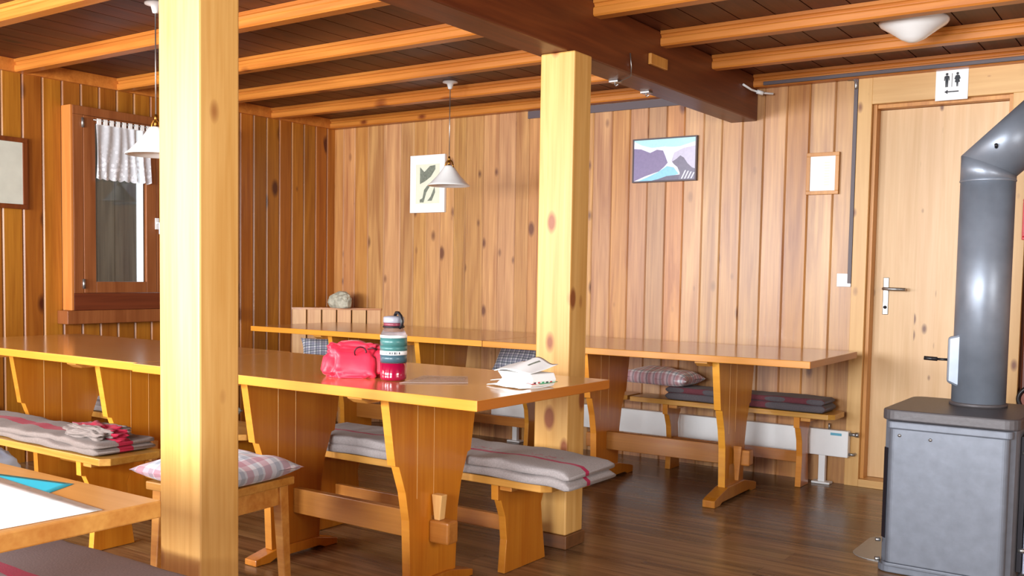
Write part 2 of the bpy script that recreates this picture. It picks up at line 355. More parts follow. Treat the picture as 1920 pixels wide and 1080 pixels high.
# back wall: irregular boards read from the photograph
edges = [-5.468, -5.36, -5.244, -5.107, -4.947, -4.791, -4.664, -4.54, -4.418, -4.298, -4.194, -4.043, -3.917, -3.776, -3.669, -3.55, -3.43, -3.30, -3.179, -3.044, -2.919, -2.794, -2.669, -2.553, -2.429, -2.315, -2.19, -2.063, -1.932, -1.802, -1.663, -1.538]
wb = MB()
for a, b in zip(edges[:-1], edges[1:]): board(wb, a, b-0.001, 0.0, ZC, YB, tone=rnd())
e = -0.70
while e < XR: board(wb, e, e+0.124, 0.0, ZC, YB, tone=rnd(), mi=2 if e < 0.1 else 0); e += 0.125
wb.box(XL-0.1, -1.50, YB+0.012, YB+0.10, 0, ZC, mi=1); wb.box(-0.74, XR+0.1, YB+0.012, YB+0.10, 0, ZC, mi=1)
wb.box(-1.50, -0.74, YB+0.012, YB+0.10, 2.06, ZC, mi=1)
struct(wb.build('wall_back', [W['wall'], M['groove'], W['dark_door']]))

# left wall, opening for the window between y 3.30 and 4.30, z 0.95 and 2.01; no opening near the front
wl = MB(); y = YF-0.05; WY0, WY1, WZ0, WZ1 = 3.31, 4.29, 0.96, 2.00
yy = []
while y < YB: yy.append(y); y += 0.118
for a in yy:
    b = min(a+0.117, YB+0.01); t = rnd()
    if b <= WY0+0.03 or a >= WY1-0.03: board(wl, a, b, 0, ZC, XL, tone=t, plane='x', ch=0.008)
    else:
        board(wl, a, b, 0, WZ0-0.06, XL, tone=t, plane='x', ch=0.008); board(wl, a, b, WZ1+0.02, ZC, XL, tone=t, plane='x', ch=0.008)
wl.box(XL-0.10, XL-0.012, YF-0.1, WY0-0.04, 0, ZC, mi=1); wl.box(XL-0.10, XL-0.012, WY1+0.04, YB+0.1, 0, ZC, mi=1)
wl.box(XL-0.10, XL-0.012, WY0-0.04, WY1+0.04, 0, WZ0-0.06, mi=1); wl.box(XL-0.10, XL-0.012, WY0-0.04, WY1+0.04, WZ1+0.02, ZC, mi=1)
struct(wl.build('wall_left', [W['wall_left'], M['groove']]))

# right wall and front wall (behind the camera) with inferred and added windows
def plain_wall(name, axis, pos, lo, hi, holes):
    mb = MB(); h = sorted(holes); cur = lo
    def bx(a, b, z0, z1):
        n = max(1, int((b-a)/0.13)); st = (b-a)/n
        for i in range(n):
            p, q = a+i*st+0.001, a+(i+1)*st-0.001
            if axis == 'x': mb.box(pos, pos+0.06, p, q, z0, z1, tone=rnd())
            else: mb.box(p, q, pos-0.06, pos, z0, z1, tone=rnd())
    for (a, b) in h:
        bx(cur, a, 0, ZC); bx(a, b, 0, 0.93); bx(a, b, 1.97, ZC); cur = b
    bx(cur, hi, 0, ZC)
    return struct(mb.build(name, [W['wall']]))
plain_wall('wall_right', 'x', XR, YF-0.06, YB+0.1, [(0.8, 2.4)])
plain_wall('wall_front', 'y', YF, XL-0.1, XR+0.06, FW)
def simple_window(name, axis, pos, a, b):
    mb = MB(); f = 0.05
    def bx(p, q, z0, z1, mi=0, d0=0.0, d1=0.05):
        if axis == 'x': mb.box(pos+d0, pos+d1, p, q, z0, z1, mi)
        else: mb.box(p, q, pos-d1, pos-d0, z0, z1, mi)
    bx(a, b, 0.93, 0.98); bx(a, b, 1.92, 1.97); bx(a, a+f, 0.98, 1.92); bx(b-f, b, 0.98, 1.92); c = (a+b)/2; bx(c-f/2, c+f/2, 0.98, 1.92)
    return struct(mb.build(name, [W['window']]))
simple_window('added_window_2', 'y', YF, *FW[0]); simple_window('window_3', 'y', YF, *FW[1]); simple_window('window_5', 'y', YF, *FW[2]); simple_window('added_window_4', 'x', XR, 0.8, 2.4)  # leftmost front window and right-wall window are added for their light

# cornice boards, grey ducts
tm = MB(); tm.box(XL+0.001, XL+0.03, YF, YB, 2.19, ZC); struct(tm.build('trim_1', W['joist']))
tm = MB(); tm.box(-3.675, -2.27, YB-0.012, YB-0.001, 2.142, 2.189); struct(tm.build('trim_2', M['duct']))
tm = MB(); tm.box(-2.04, 0.6, 5.344, 5.362, 2.192, 2.212); struct(tm.build('trim_3', M['duct'], bevel=0.003))
tm = MB(); tm.box(-1.562, -1.541, YB-0.022, YB-0.001, 1.10, 2.205); struct(tm.build('trim_4', M['duct'], bevel=0.002))

# door frame
cs = MB(); yf = YB-0.02
cs.box(-1.540, -1.466, yf, YB+0.01, 0, 2.203)
struct(cs.build('trim_5', W['casing'], bevel=0.002))
cs = MB(); cs.box(-1.466, -0.36, yf-0.002, YB+0.02, 2.052, 2.203); struct(cs.build('trim_6', W['casing_x'], bevel=0.002))
cs = MB(); cs.box(-0.79, -0.712, yf, YB+0.012, 0, 2.052); struct(cs.build('trim_7', W['casing'], bevel=0.002))
cs = MB(); cs.box(-1.466, -0.79, yf-0.004, YB+0.10, 0, 0.042); struct(cs.build('trim_8', W['casing_x'], bevel=0.003))
cs = MB(); cs.box(-1.466, -1.446, YB+0.0105, YB+0.13, 0.042, 2.052); cs.box(-0.81, -0.79, YB+0.0125, YB+0.13, 0.042, 2.052); cs.box(-1.446, -0.81, YB+0.0205, YB+0.13, 2.032, 2.052)
struct(cs.build('trim_9', W['frame_gold'], bevel=0.001))
# door leaf
dr = MB()
x = -1.4455; n = 6; st = (0.6345)/n
for i in range(n): dr.box(x+i*st, x+(i+1)*st, YB+0.085, YB+0.12, 0.044, 2.030, tone=rnd())
door = struct(dr.build('door_1', W['door']))
hp = MB(); hp.box(-1.398, -1.368, YB+0.078, YB+0.0848, 0.935, 1.135)
plate = hp.build('handle_plate', M['metal'], door, bevel=0.004)
hl = MB(); hl.tube([(-1.383, YB+0.078, 1.075), (-1.383, YB+0.03, 1.075), (-1.375, YB+0.022, 1.075), (-1.27, YB+0.022, 1.073)], 0.009, 10)
hl.build('door_handle', M['metal'], door)
kh = MB(); kh.tube([(-1.383, YB+0.08, 0.975), (-1.383, YB+0.070, 0.975)], 0.009, 12); kh.build('lock_cylinder', M['black'], door)
bk = MB(); bk.box(-1.6, -0.6, YB+0.2, YB+0.22, 0, 2.2); 
struct(bk.build('trim_10', W['dark_door']))

# beam, posts, joists
bm_ = MB(); bm_.box(-2.265, -2.105, YF, YB-0.001, 2.013, 2.2585)
tag(bm_.build('ceiling_beam', W['beam'], bevel=0.006), 'heavy dark brown main ceiling beam running from front to back above the posts', 'beam')
def post(x0, x1, y0, y1, label):
    r = empty('timber_post', ((x0+x1)/2, (y0+y1)/2, 0)); hx, hy = (x1-x0)/2, (y1-y0)/2
    p = MB(); p.box(-hx, hx, -hy, hy, 0.056, 2.0125, tone=rnd()); p.build('post_shaft', W['post'], r, bevel=0.006)
    q = MB(); e = 0.008; q.box(-hx-e, hx+e, -hy-e, hy+e, 0.001, 0.056); q.build('plinth', M['plinth'], r, bevel=0.003)
    tag(r, label, 'post')
post(-2.273, -2.105, 1.62, 1.749, 'thick light pine post in the left foreground in front of the long tables')
post(-2.235, -2.073, 3.39, 3.525, 'pine post standing at the far corner of the table with the water bottle')
names_l = ['overhead, nearest the front', 'second from the front', 'passing the upper left window corner', 'third from the back wall', 'second from the back wall', 'lying against the back wall']
JY = [2.31, 2.95, 3.58, 4.20, 4.79, 5.365]
def joist(x0, x1, y, label, group):
    prof = [(-0.004, 2.259), (-0.004, 2.244), (0.004, 2.241), (0.008, 2.234), (0.008, 2.229), (0.0, 2.226), (-0.002, 2.221), (-0.002, 2.197), (0.005, 2.19), (0.061, 2.19), (0.068, 2.197), (0.068, 2.221), (0.066, 2.226), (0.058, 2.229), (0.058, 2.234), (0.066, 2.259)]
    mb = MB(); mb.prism([(y+a, z) for a, z in prof], 'x', x0, x1, tone=rnd())
    tag(mb.build('ceiling_joist', W['joist']), label, 'joist', group)
ordn = ['frontmost in view', 'second from front', 'third from front', 'third from back wall', 'second from back wall', 'rearmost at back wall']
for y, nm in zip(JY, ordn): joist(XL+0.0305, -2.266, y, 'pine ceiling joist left of the dark beam, ' + nm, 'joists left of the beam')
ordr = {2.95: 'first right of the dark beam, cut off by the top edge', 3.58: 'right of the dark beam, cut by the top edge', 4.20: 'right of the dark beam, just in front of the white ceiling lamp', 4.79: 'right of the dark beam, just behind the white ceiling lamp', 5.365: 'right of the dark beam, nearest the toilet sign'}
for y in (3.58, 4.20, 4.79, 5.365): joist(-2.104, XR-0.001, y, 'pine joist ' + ordr[y], 'joists right of the beam')
for y in (1.66, 1.0, 0.35, -0.3, -0.95): pass
bl = MB(); bl.box(-2.1045, -2.088, 4.08, 4.25, 2.085, 2.135); tag(bl.build('wooden_block', W['frame_gold'], bevel=0.003), 'small pale wooden block fixed to the right side of the dark beam', 'block')
cw = MB(); cw.tube([(-2.10, 3.90, 2.10), (-2.098, 3.91, 2.04), (-2.11, 3.93, 2.006), (-2.20, 4.0, 2.004), (-2.262, 4.06, 2.004)], 0.0025, 6)
tag(cw.build('hanging_wire', M['metal']), 'thin pale wire curling under the dark beam near the wooden block', 'wire')
for yy_, lb in ((4.02, 'small metal hook under the dark beam, nearer of two'), (4.33, 'small metal hook under the dark beam, farther of two')):
    hk = MB(); hk.box(-2.262, -2.215, yy_-0.02, yy_+0.02, 2.004, 2.0125); hk.tube([(-2.24, yy_, 2.006), (-2.24, yy_, 1.994), (-2.23, yy_-0.008, 1.988), (-2.218, yy_-0.008, 1.994)], 0.003, 8)
    tag(hk.build('metal_hook', M['metal'], bevel=0.001), lb, 'hook')
cl = MB(); cl.tube([(-2.098, 5.20, 2.178), (-2.09, 5.30, 2.165), (-2.06, 5.36, 2.155), (-2.0, 5.40, 2.15)], 0.006, 8); cl.tube([(-2.07, 5.33, 2.158), (-2.04, 5.35, 2.148)], 0.012, 8)
tag(cl.build('cable_connector', M['white']), 'small white cable connector where the dark beam meets the back wall', 'cable')
cl = MB(); cl.tube([(-1.60, YB-0.015, 2.195), (-1.57, YB-0.015, 2.195), (-1.552, YB-0.015, 2.18), (-1.552, YB-0.028, 2.14)], 0.008, 8)
tag(cl.build('cable_elbow', M['metal']), 'short pale cable bend at the top of the dark vertical duct', 'cable')

# ------------------------------------------------------------------ window in the left wall
XW = -5.36
wd = struct(empty('window_1', (0, 0, 0)))
b_ = MB(); b_.box(XL+0.001, XW, 3.235, 3.250, 0.865, 2.05); b_.box(XL+0.001, XW, 4.35, 4.365, 0.865, 2.05); b_.build('side_board', W['side_light'], wd, bevel=0.002)
b_ = MB(); b_.box(XL+0.001, XW+0.002, 3.2505, 3.312, 0.965, 2.0); b_.box(XL+0.001, XW+0.002, 4.288, 4.3495, 0.965, 2.0); b_.box(XL+0.001, XW+0.002, 3.2505, 4.3495, 2.0005, 2.05)
b_.build('window_frame', W['window'], wd, bevel=0.002)
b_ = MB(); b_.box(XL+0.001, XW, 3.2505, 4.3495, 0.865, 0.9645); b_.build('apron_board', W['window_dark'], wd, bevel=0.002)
b_ = MB(); b_.box(XL+0.001, XW+0.015, 3.20, 4.40, 0.785, 0.864); b_.build('sill_board', W['window'], wd, bevel=0.004)
for i, (a, b) in enumerate(((3.314, 3.802), (3.804, 4.286))):
    s = MB(); g0, g1 = a+0.076, b-0.072; z0, z1 = 0.966, 1.999
    s.box(XW-0.035, XW+0.004, a, g0, z0, z1); s.box(XW-0.035, XW+0.004, g1, b, z0, z1); s.box(XW-0.035, XW+0.004, g0, g1, z0, 1.033); s.box(XW-0.035, XW+0.004, g0, g1, 1.96, z1)
    sash = s.build('sash', W['window'], wd, bevel=0.003)
    p = MB(); p.box(XW-0.022, XW-0.016, g0, g1, 1.033, 1.96); p.build('pane', M['glass'], sash)
for z in (1.02, 1.955):
    h = MB(); h.tube([(XW+0.010, 3.306, z-0.028), (XW+0.010, 3.306, z+0.028)], 0.0085, 10); h.build('hinge', M['metal'], wd)
h = MB(); h.box(XW+0.0045, XW+0.012, 3.79, 3.815, 1.36, 1.43); h.tube([(XW+0.012, 3.803, 1.40), (XW+0.035, 3.803, 1.40), (XW+0.037, 3.803, 1.33)], 0.007, 8); h.build('window_handle', M['white'], wd, bevel=0.001)
# shed outside
sh = MB(); y = 1.6
while y < 4.42: sh.box(-6.66, -6.64, y, y+0.14, -0.3, 2.9, tone=rnd()); y += 0.145
sh.box(-6.72, -6.66, 1.6, 4.55, -0.3, 2.9)
tag(sh.build('plank_shed', W['shed']), 'weathered grey-brown plank wall of a shed seen through the left window', 'shed')
gr = MB(); gr.box(-30, XL-0.12, -10, 20, -0.6, -0.5); struct(gr.build('ground', plain('snowy_ground', (220, 222, 226), 0.8, noise=0.05, nscale=2)))
# curtain
def curtain(y0, y1, label, seed, ztop=1.985, zbot=1.640):
    r = empty('window_curtain', (XW+0.03, (y0+y1)/2, zbot)); Wd = y1-y0
    def P(u, v):
        yy = (u-0.5)*Wd*(1.0-0.03*math.sin(v*PI)); sc = 0.010*abs(math.sin(u*PI*8))*(1 if v < 0.02 else max(0, 1-v*20))
        z = v*(ztop-zbot-0.03)-sc
        amp = 0.009*(0.4+0.8*(1-v))
        x = amp*math.sin(u*2*PI*6+seed+1.2*math.sin(u*7+v*2))+0.004*math.sin(u*31)
        return (x, yy, z)
    m, nt, b = new_mat('white_lace'); N = nt.nodes; L = nt.links
    tc = N.new('ShaderNodeTexCoord'); v = N.new('ShaderNodeTexVoronoi'); v.inputs['Scale'].default_value = 42; L.new(tc.outputs['Object'], v.inputs['Vector'])
    sx = N.new('ShaderNodeSeparateXYZ'); L.new(tc.outputs['Object'], sx.inputs[0])
    zr = N.new('ShaderNodeMapRange'); zr.inputs[1].default_value = 0.22; zr.inputs[2].default_value = 0.02; zr.inputs[3].default_value = 0.15; zr.inputs[4].default_value = 1.0; L.new(sx.outputs[2], zr.inputs[0])
    lt = N.new('ShaderNodeMath'); lt.operation = 'LESS_THAN'; lt.inputs[1].default_value = 0.42; L.new(v.outputs['Distance'], lt.inputs[0])
    mu = N.new('ShaderNodeMath'); mu.operation = 'MULTIPLY'; L.new(lt.outputs[0], mu.inputs[0]); L.new(zr.outputs[0], mu.inputs[1])
    al = N.new('ShaderNodeMapRange'); al.inputs[3].default_value = 0.66; al.inputs[4].default_value = 0.98; L.new(mu.outputs[0], al.inputs[0])
    b.inputs['Base Color'].default_value = lin((236, 238, 244)); b.inputs['Roughness'].default_value = 0.9; L.new(al.outputs[0], b.inputs['Alpha'])
    mb = MB(); mb.grid(P, 96, 24); mb.build('lace_panel', m, r)
    n = 9
    for i in range(n):
        yc = (i+0.5)/n*Wd-Wd/2; t = MB()
        zt = ztop-zbot; t.box(-0.004, -0.002, yc-0.011, yc+0.011, zt-0.034, zt-0.002); t.box(0.006, 0.008, yc-0.011, yc+0.011, zt-0.034, zt-0.002); t.box(-0.004, 0.008, yc-0.011, yc+0.011, zt-0.003, zt)
        t.build('curtain_loop', M['paper'], r)
    rd = MB(); rd.tube([(0.002, -Wd/2-0.015, ztop-zbot-0.009), (0.002, Wd/2+0.015, ztop-zbot-0.009)], 0.004, 8); rd.build('curtain_rod', M['metal'], r)
    tag(r, label, 'curtain')
curtain(3.375, 3.745, 'short white lace curtain over the top of the left window sash', 0.5)

# ------------------------------------------------------------------ corner board panel with stone
A = Vector((XL+0.004, 5.010)); B = Vector((-4.960, YB-0.004))
d = (B-A).normalized(); nrm = Vector((d.y, -d.x))
cp = empty('corner_panel', (A.x, A.y, 0), math.atan2(d.y, d.x)); Lp = (B-A).length
pb = MB(); n = 6
for i in range(n):
    a = Lp*i/n; board(pb, a+0.003, a+Lp/n-0.004, 0.002, 0.833, 0.0, th=0.018, ch=0.004, tone=rnd())
pb.build('boards', W['diag'], cp)
tp = MB(); tp.prism([(0.0, -0.006), (Lp, -0.006), ((Vector((XL+0.004, YB-0.004))-A).dot(d), (Vector((XL+0.004, YB-0.004))-A).dot(Vector((-d.y, d.x)))-0.006)], 'z', 0.8335, 0.848); tp.build('panel_top', W['leg_x'], cp)
tag(cp, 'low pale board panel cutting diagonally across the far left room corner', 'panel')
def rock(name, loc, sx, sy, sz, seed, mat, label, cat):
    bm = bmesh.new(); bmesh.ops.create_icosphere(bm, subdivisions=4, radius=1)
    for v in bm.verts:
        p = v.co.copy(); n1 = mnoise.noise(p*1.3+Vector((seed, 0, 0)))*0.25+mnoise.noise(p*3.5+Vector((0, seed, 0)))*0.12
        q = p*(1+n1); q = Vector((max(-0.9, min(0.9, q.x)), q.y, q.z)); v.co = Vector((q.x*sx, q.y*sy, max(-0.72, q.z)*sz))
    me = bpy.data.meshes.new(name); bm.to_mesh(me); bm.free(); me.materials.append(mat)
    zmin = min(v.co.z for v in me.vertices)
    for v in me.vertices: v.co.z -= zmin
    o = bpy.data.objects.new(name, me); COL.objects.link(o); o.location = loc; return tag(o, label, cat)
rock('stone', (-5.165, 5.225, 0.8485), 0.105, 0.06, 0.07, 3.3, M['stone'], 'rough grey and white stone lying on the corner panel', 'stone')

# ------------------------------------------------------------------ tables
def trestle_poly(w_top, notch, waist, foot, ztop, znotch):
    h = [(w_top, ztop), (notch+0.02, znotch+0.01), (notch+0.018, znotch), (notch, znotch-0.005), (waist+0.02, znotch-0.10), (waist, znotch-0.20), (foot, 0.045)]
    return [(-a, z) for a, z in h] + [(a, z) for a, z in reversed(h)]
def foot_poly(hw, ht=0.075):
    q = ht/0.075; h = [(-hw, 0.0), (-hw, 0.035*q), (-hw+0.03, 0.045*q), (-hw*0.4, ht), (hw*0.4, ht), (hw-0.03, 0.045*q), (hw, 0.035*q), (hw, 0.0), (hw-0.07, 0.0), (hw-0.10, 0.012), (-hw+0.10, 0.012), (-hw+0.07, 0.0)]
    return h
def table(x0, x1, y0, y1, label, group, ang=0.0, trestles=(-0.35, 0.35), mats=('top', 'edge', 'edge_end'), th=0.033, wedge_up=True, tc=None, foot=(0.29, 0.075)):
    cx, cy = (x0+x1)/2, (y0+y1)/2; r = empty('trestle_table', (cx, cy, 0), ang); hx, hy = (x1-x0)/2, (y1-y0)/2
    t = MB(); t.box(-hx, hx, -hy, hy, 0.75-th, 0.75, mis=[0, 0, 1, 1, 2, 2], tone=rnd())
    t.build('tabletop', [W[mats[0]], W[mats[1]], W[mats[2]]], r, bevel=0.0025)
    zt = 0.75-th-0.0005
    dy = (4.735-4.79) if tc is None else tc
    for k, tx in enumerate(trestles):
        b = MB(); b.prism([(-hy+0.05, zt), (-hy+0.05, zt-0.012), (-hy+0.08, zt-0.028), (hy-0.08, zt-0.028), (hy-0.05, zt-0.012), (hy-0.05, zt)], 'x', tx-0.085, tx-0.0185)
        b.build('batten', W['seat'], r, bevel=0.003)
        p = MB(); poly = [(a+dy, z) for a, z in trestle_poly(0.25, 0.19, 0.135, 0.125, zt, 0.47)]
        p.prism(poly, 'x', tx-0.018, tx+0.018, side=1, tone=rnd())
        for gy in (-0.095, -0.005):      # glued plank joints
            p.box(tx+0.0178, tx+0.0188, dy+gy-0.0012, dy+gy+0.0012, 0.34, zt-0.02, mi=2)
        pl = p.build('trestle', [W['leg'], W['edge'], W['wedge']], r, bevel=0.002)
        f = MB(); f.prism([(a+dy, z+0.0005) for a, z in foot_poly(*foot)], 'x', tx-0.032, tx+0.032, tone=rnd()); f.build('foot', W['leg'], pl, bevel=0.003)
    s = MB(); s.box(trestles[0]-0.02, trestles[1]+0.02, dy-0.016, dy+0.016, 0.170, 0.268, tone=rnd())
    st = s.build('stretcher', W['leg_x'], r, bevel=0.003)
    for sg, tx in ((-1, trestles[0]), (1, trestles[1])):
        e = MB(); xa, xb = sorted((tx+sg*0.019, tx+sg*0.105)); e.box(xa, xb, dy-0.030, dy+0.030, 0.175, 0.255); e.build('tenon', W['leg_x'], st, bevel=0.008)
        wz = MB(); c = tx+sg*0.047; lo, hi = (0.2555, 0.345) if wedge_up else (0.10, 0.275)
        wz.prism([(c-0.012, lo), (c+0.012, lo), (c+0.022, hi), (c-0.024, hi)] if wedge_up else [(c-0.010, lo), (c+0.010, lo), (c+0.022, hi), (c-0.022, hi)], 'y', *((dy-0.022, dy+0.010) if wedge_up else (dy-0.047, dy-0.0305)))
        wz.build('wedge', W['wedge'] if wedge_up else W['leg_x'], st, bevel=0.003)
    return tag(r, label, 'table', group)
table(-3.385, -1.71, 2.29, 3.08, 'long brown trestle table carrying the water bottle and red bag', 'trestle tables in two rows', 0.0, tc=-0.01, foot=(0.215, 0.05))
table(-5.07, -3.3865, 2.315, 3.105, 'bare brown trestle table under the left window, joined to the bottle table', 'trestle tables in two rows', 0.0, tc=-0.01, foot=(0.215, 0.05))
table(-3.225, -1.42, 4.365, 5.165, 'bare trestle table at the back wall, its right end beside the door', 'trestle tables in two rows', R(1.2), trestles=(-0.32, 0.41), tc=-0.04, wedge_up=False)
table(-5.11, -3.23, 4.345, 5.145, 'bare trestle table at the back wall, left one reaching the corner panel', 'trestle tables in two rows', R(0.6), trestles=(-0.33, 0.38), tc=-0.04, wedge_up=False)
table(-2.95, -1.349, 0.20, 0.965, 'pale wooden table with papers in the bottom left foreground', 'trestle tables in two rows', 0.0, mats=('top3', 'edge', 'seat'), th=0.028, trestles=(-0.45, 0.30), tc=0.0)

# ------------------------------------------------------------------ benches
def bench(x0, x1, y0, y1, z, label, group=None, legs=(0.2, 0.2), rz=None):
    cx, cy = (x0+x1)/2, (y0+y1)/2; hx, hy = (x1-x0)/2, (y1-y0)/2
    r = empty('bench', (cx, cy, 0), rz or 0)
    c = 0.03; s = MB(); s.prism([(-hx, -hy), (hx-c, -hy), (hx, -hy+c), (hx, hy-c), (hx-c, hy), (-hx, hy)], 'z', z-0.028, z, tone=rnd())
    s.build('seat', W['seat'], r, bevel=0.003)
    zt = z-0.0285
    for tx in (-hx+legs[0], hx-legs[1]):
        b = MB(); b.box(tx+0.0165, tx+0.07, -hy+0.03, hy-0.03, zt-0.022, zt); b.build('batten', W['seat'], r, bevel=0.003)
        q = hy
        pr_ = [(-q+0.02, zt), (-q+0.022, zt-0.06), (-q+0.04, zt-0.062), (-q+0.07, zt-0.13), (-q+0.082, zt-0.22), (-q+0.07, 0.001), (q-0.02, 0.001), (q-0.045, zt-0.20), (q-0.055, zt-0.12), (q-0.03, zt-0.062), (q-0.022, zt-0.06), (q-0.02, zt)]
        l = MB(); l.prism(pr_, 'x', tx-0.016, tx+0.016, side=1, tone=rnd()); l.build('leg', [W['leg'], W['edge']], r, bevel=0.002)
    s = MB(); s.box(-hx+legs[0]-0.0165+0.033, hx-legs[1]-0.0165, -0.012, 0.012, 0.13, 0.19); s.build('stretcher', W['leg_x'], r, bevel=0.002)
    return tag(r, label, 'bench', group)
ZB = 0.40
bench(-3.38, -1.85, 2.90, 3.27, 0.375, 'wooden bench under the grey striped blanket behind the bottle table', 'wooden benches', legs=(0.3, 0.245))
bench(-5.15, -3.50, 2.92, 3.20, 0.375, 'wooden bench on the window side of the left table', 'wooden benches')
bench(-5.05, -3.33, 2.13, 2.405, ZB, 'wooden bench with crumpled grey blanket in front of the left table', 'wooden benches', legs=(0.25, 0.2))
bench(-2.71, -1.52, 5.125, 5.345, 0.415, 'wooden bench along the back wall over the white radiator, right one', 'wooden benches', legs=(0.22, 0.2))
bench(-4.42, -2.74, 5.125, 5.345, 0.415, 'wooden bench along the back wall, left one with dark blanket', 'wooden benches', legs=(0.2, 0.75))
bench(-3.10, -1.45, 1.165, 1.445, 0.375, 'wooden bench under grey-brown blanket in the bottom left foreground', 'wooden benches')
bench(-5.20, -4.60, 4.78, 5.03, 0.415, 'short wooden bench in the corner holding the tilted plaid cushion', 'wooden benches', rz=R(45))
bench_c = bpy.data.objects[[o.name for o in bpy.data.objects if o.get('label', '').startswith('short wooden bench in the corner')][0]]
bench_c.location = (-5.00, 4.92, 0)

# stool
sr = empty('stool', (-2.66, 2.135, 0), R(4))
s = MB(); s.box(-0.17, 0.17, -0.17, 0.17, 0.392, 0.42, tone=rnd()); s.build('seat', W['seat'], sr, bevel=0.004)
s = MB()
s.box(-0.135, 0.135, -0.145, -0.125, 0.325, 0.3915); s.box(-0.135, 0.135, 0.125, 0.145, 0.325, 0.3915); s.box(-0.145, -0.125, -0.125, 0.125, 0.325, 0.3915); s.box(0.125, 0.145, -0.125, 0.125, 0.325, 0.3915)
s.build('apron', W['seat'], sr, bevel=0.002)
for sx in (-1, 1):
    for sy in (-1, 1):
        l = MB(); a, b = 0.020, 0.014; tx, ty, bx, by = sx*0.135, sy*0.135, sx*0.150, sy*0.150
        vs = [(bx-b, by-b, 0.001), (bx+b, by-b, 0.001), (bx+b, by+b, 0.001), (bx-b, by+b, 0.001), (tx-a, ty-a, 0.391), (tx+a, ty-a, 0.391), (tx+a, ty+a, 0.391), (tx-a, ty+a, 0.391)]
        l.add(vs, [(3, 2, 1, 0), (4, 5, 6, 7), (0, 1, 5, 4), (1, 2, 6, 5), (2, 3, 7, 6), (3, 0, 4, 7)]); l.build('leg', W['seat'], sr, bevel=0.003)
tag(sr, 'small wooden stool behind the left foreground post', 'stool')

# ------------------------------------------------------------------ soft goods
def slab(mb, x0, x1, y0, y1, z0, th, seed, amp=0.01, wob=0.02, nx=40, endround=0.02, droop=None):
    """one folded layer of cloth: rounded section swept along x, with wavy front edge"""
    M_ = 22; vs = []; fs = []
    for i in range(nx+1):
        u = i/nx; x = x0+(x1-x0)*u
        er = 1.0
        du = min(x-x0, x1-x)
        if du < endround: er = 0.35+0.65*math.sqrt(max(0, 1-(1-du/endround)**2))
        ya = y0+wob*mnoise.noise(Vector((x*5, seed, 0))); yb = y1+wob*0.6*mnoise.noise(Vector((x*4, seed+9, 0)))
        for k in range(M_):
            a = 2*PI*k/M_; ca, sa = math.cos(a), math.sin(a)
            e = 0.16
            yy = (ya+yb)/2+(yb-ya)/2*(abs(ca)**e*(1 if ca > 0 else -1)); 
            zz = (abs(sa)**0.55*(1 if sa > 0 else -1))*th/2*er
            top = amp*(mnoise.noise(Vector((x*6, yy*9, seed)))+0.5*mnoise.noise(Vector((x*15, yy*20, seed))))
            z = z0+th/2+zz+(max(0, top) if sa < 0 else top+amp*0.4)*(1 if sa > 0 else 0)
            if droop: z += droop(x, yy)
            vs.append((x, yy, z))
    for i in range(nx):
        for k in range(M_):
            k2 = (k+1) % M_; fs.append((i*M_+k, i*M_+k2, (i+1)*M_+k2, (i+1)*M_+k))
    fs.append(tuple(range(M_-1, -1, -1))); fs.append(tuple(nx*M_+k for k in range(M_)))
    mb.add(vs, fs, smooth=True)
def blanket(name_label, loc, L_, D_, layers, mat, seed, rz=0, amp=0.008, droop=None, extra=None):
    mb = MB(); z = 0.0005
    for i, th in enumerate(layers):
        slab(mb, -L_/2+0.004*i, L_/2-0.006*i, -D_/2+0.006*i, D_/2, z, th, seed+i*3.1, amp, 0.030, droop=droop, nx=60); z += th*0.93+0.001
    if extra: extra(mb, z)
    o = mb.build('folded_blanket', mat, None, loc=loc, rz=rz)
    return tag(o, name_label, 'blanket')
bl_grey = blanket_mat('grey_blanket_thin_stripe', (148, 140, 138), -0.045, -0.022, (160, 16, 66), 0.003, marks=((0.12, 0.26), (0.40, 0.54)))
bl_wide = blanket_mat('grey_blanket_wide_stripe', (130, 118, 112), -0.03, 0.03, (160, 14, 50), 0.006)
bl_dark = blanket_mat('dark_blanket_red_edge', (88, 82, 86), -0.089, -0.081, (104, 50, 58), 0.001)
bl_brown = blanket_mat('brown_blanket', (118, 100, 100), -0.115, -0.075, (160, 24, 66), 0.003)
# blanket on the bench behind the bottle table: falls over the right end of the bench
def drp(x, y):
    k = max(0, x-0.60); return -0.9*k*k-0.10*k
def end_roll(mb, z):
    pass
blanket('grey wool blanket with thin magenta stripe on the bench behind the bottle table', (-2.435, 3.05, 0.3755), 1.37, 0.34, (0.034, 0.034), bl_grey, 2.0, droop=lambda x, y: -0.25*max(0, x-0.56)**2-0.12*max(0, x-0.60))
o = bpy.data.objects.get('folded_blanket')
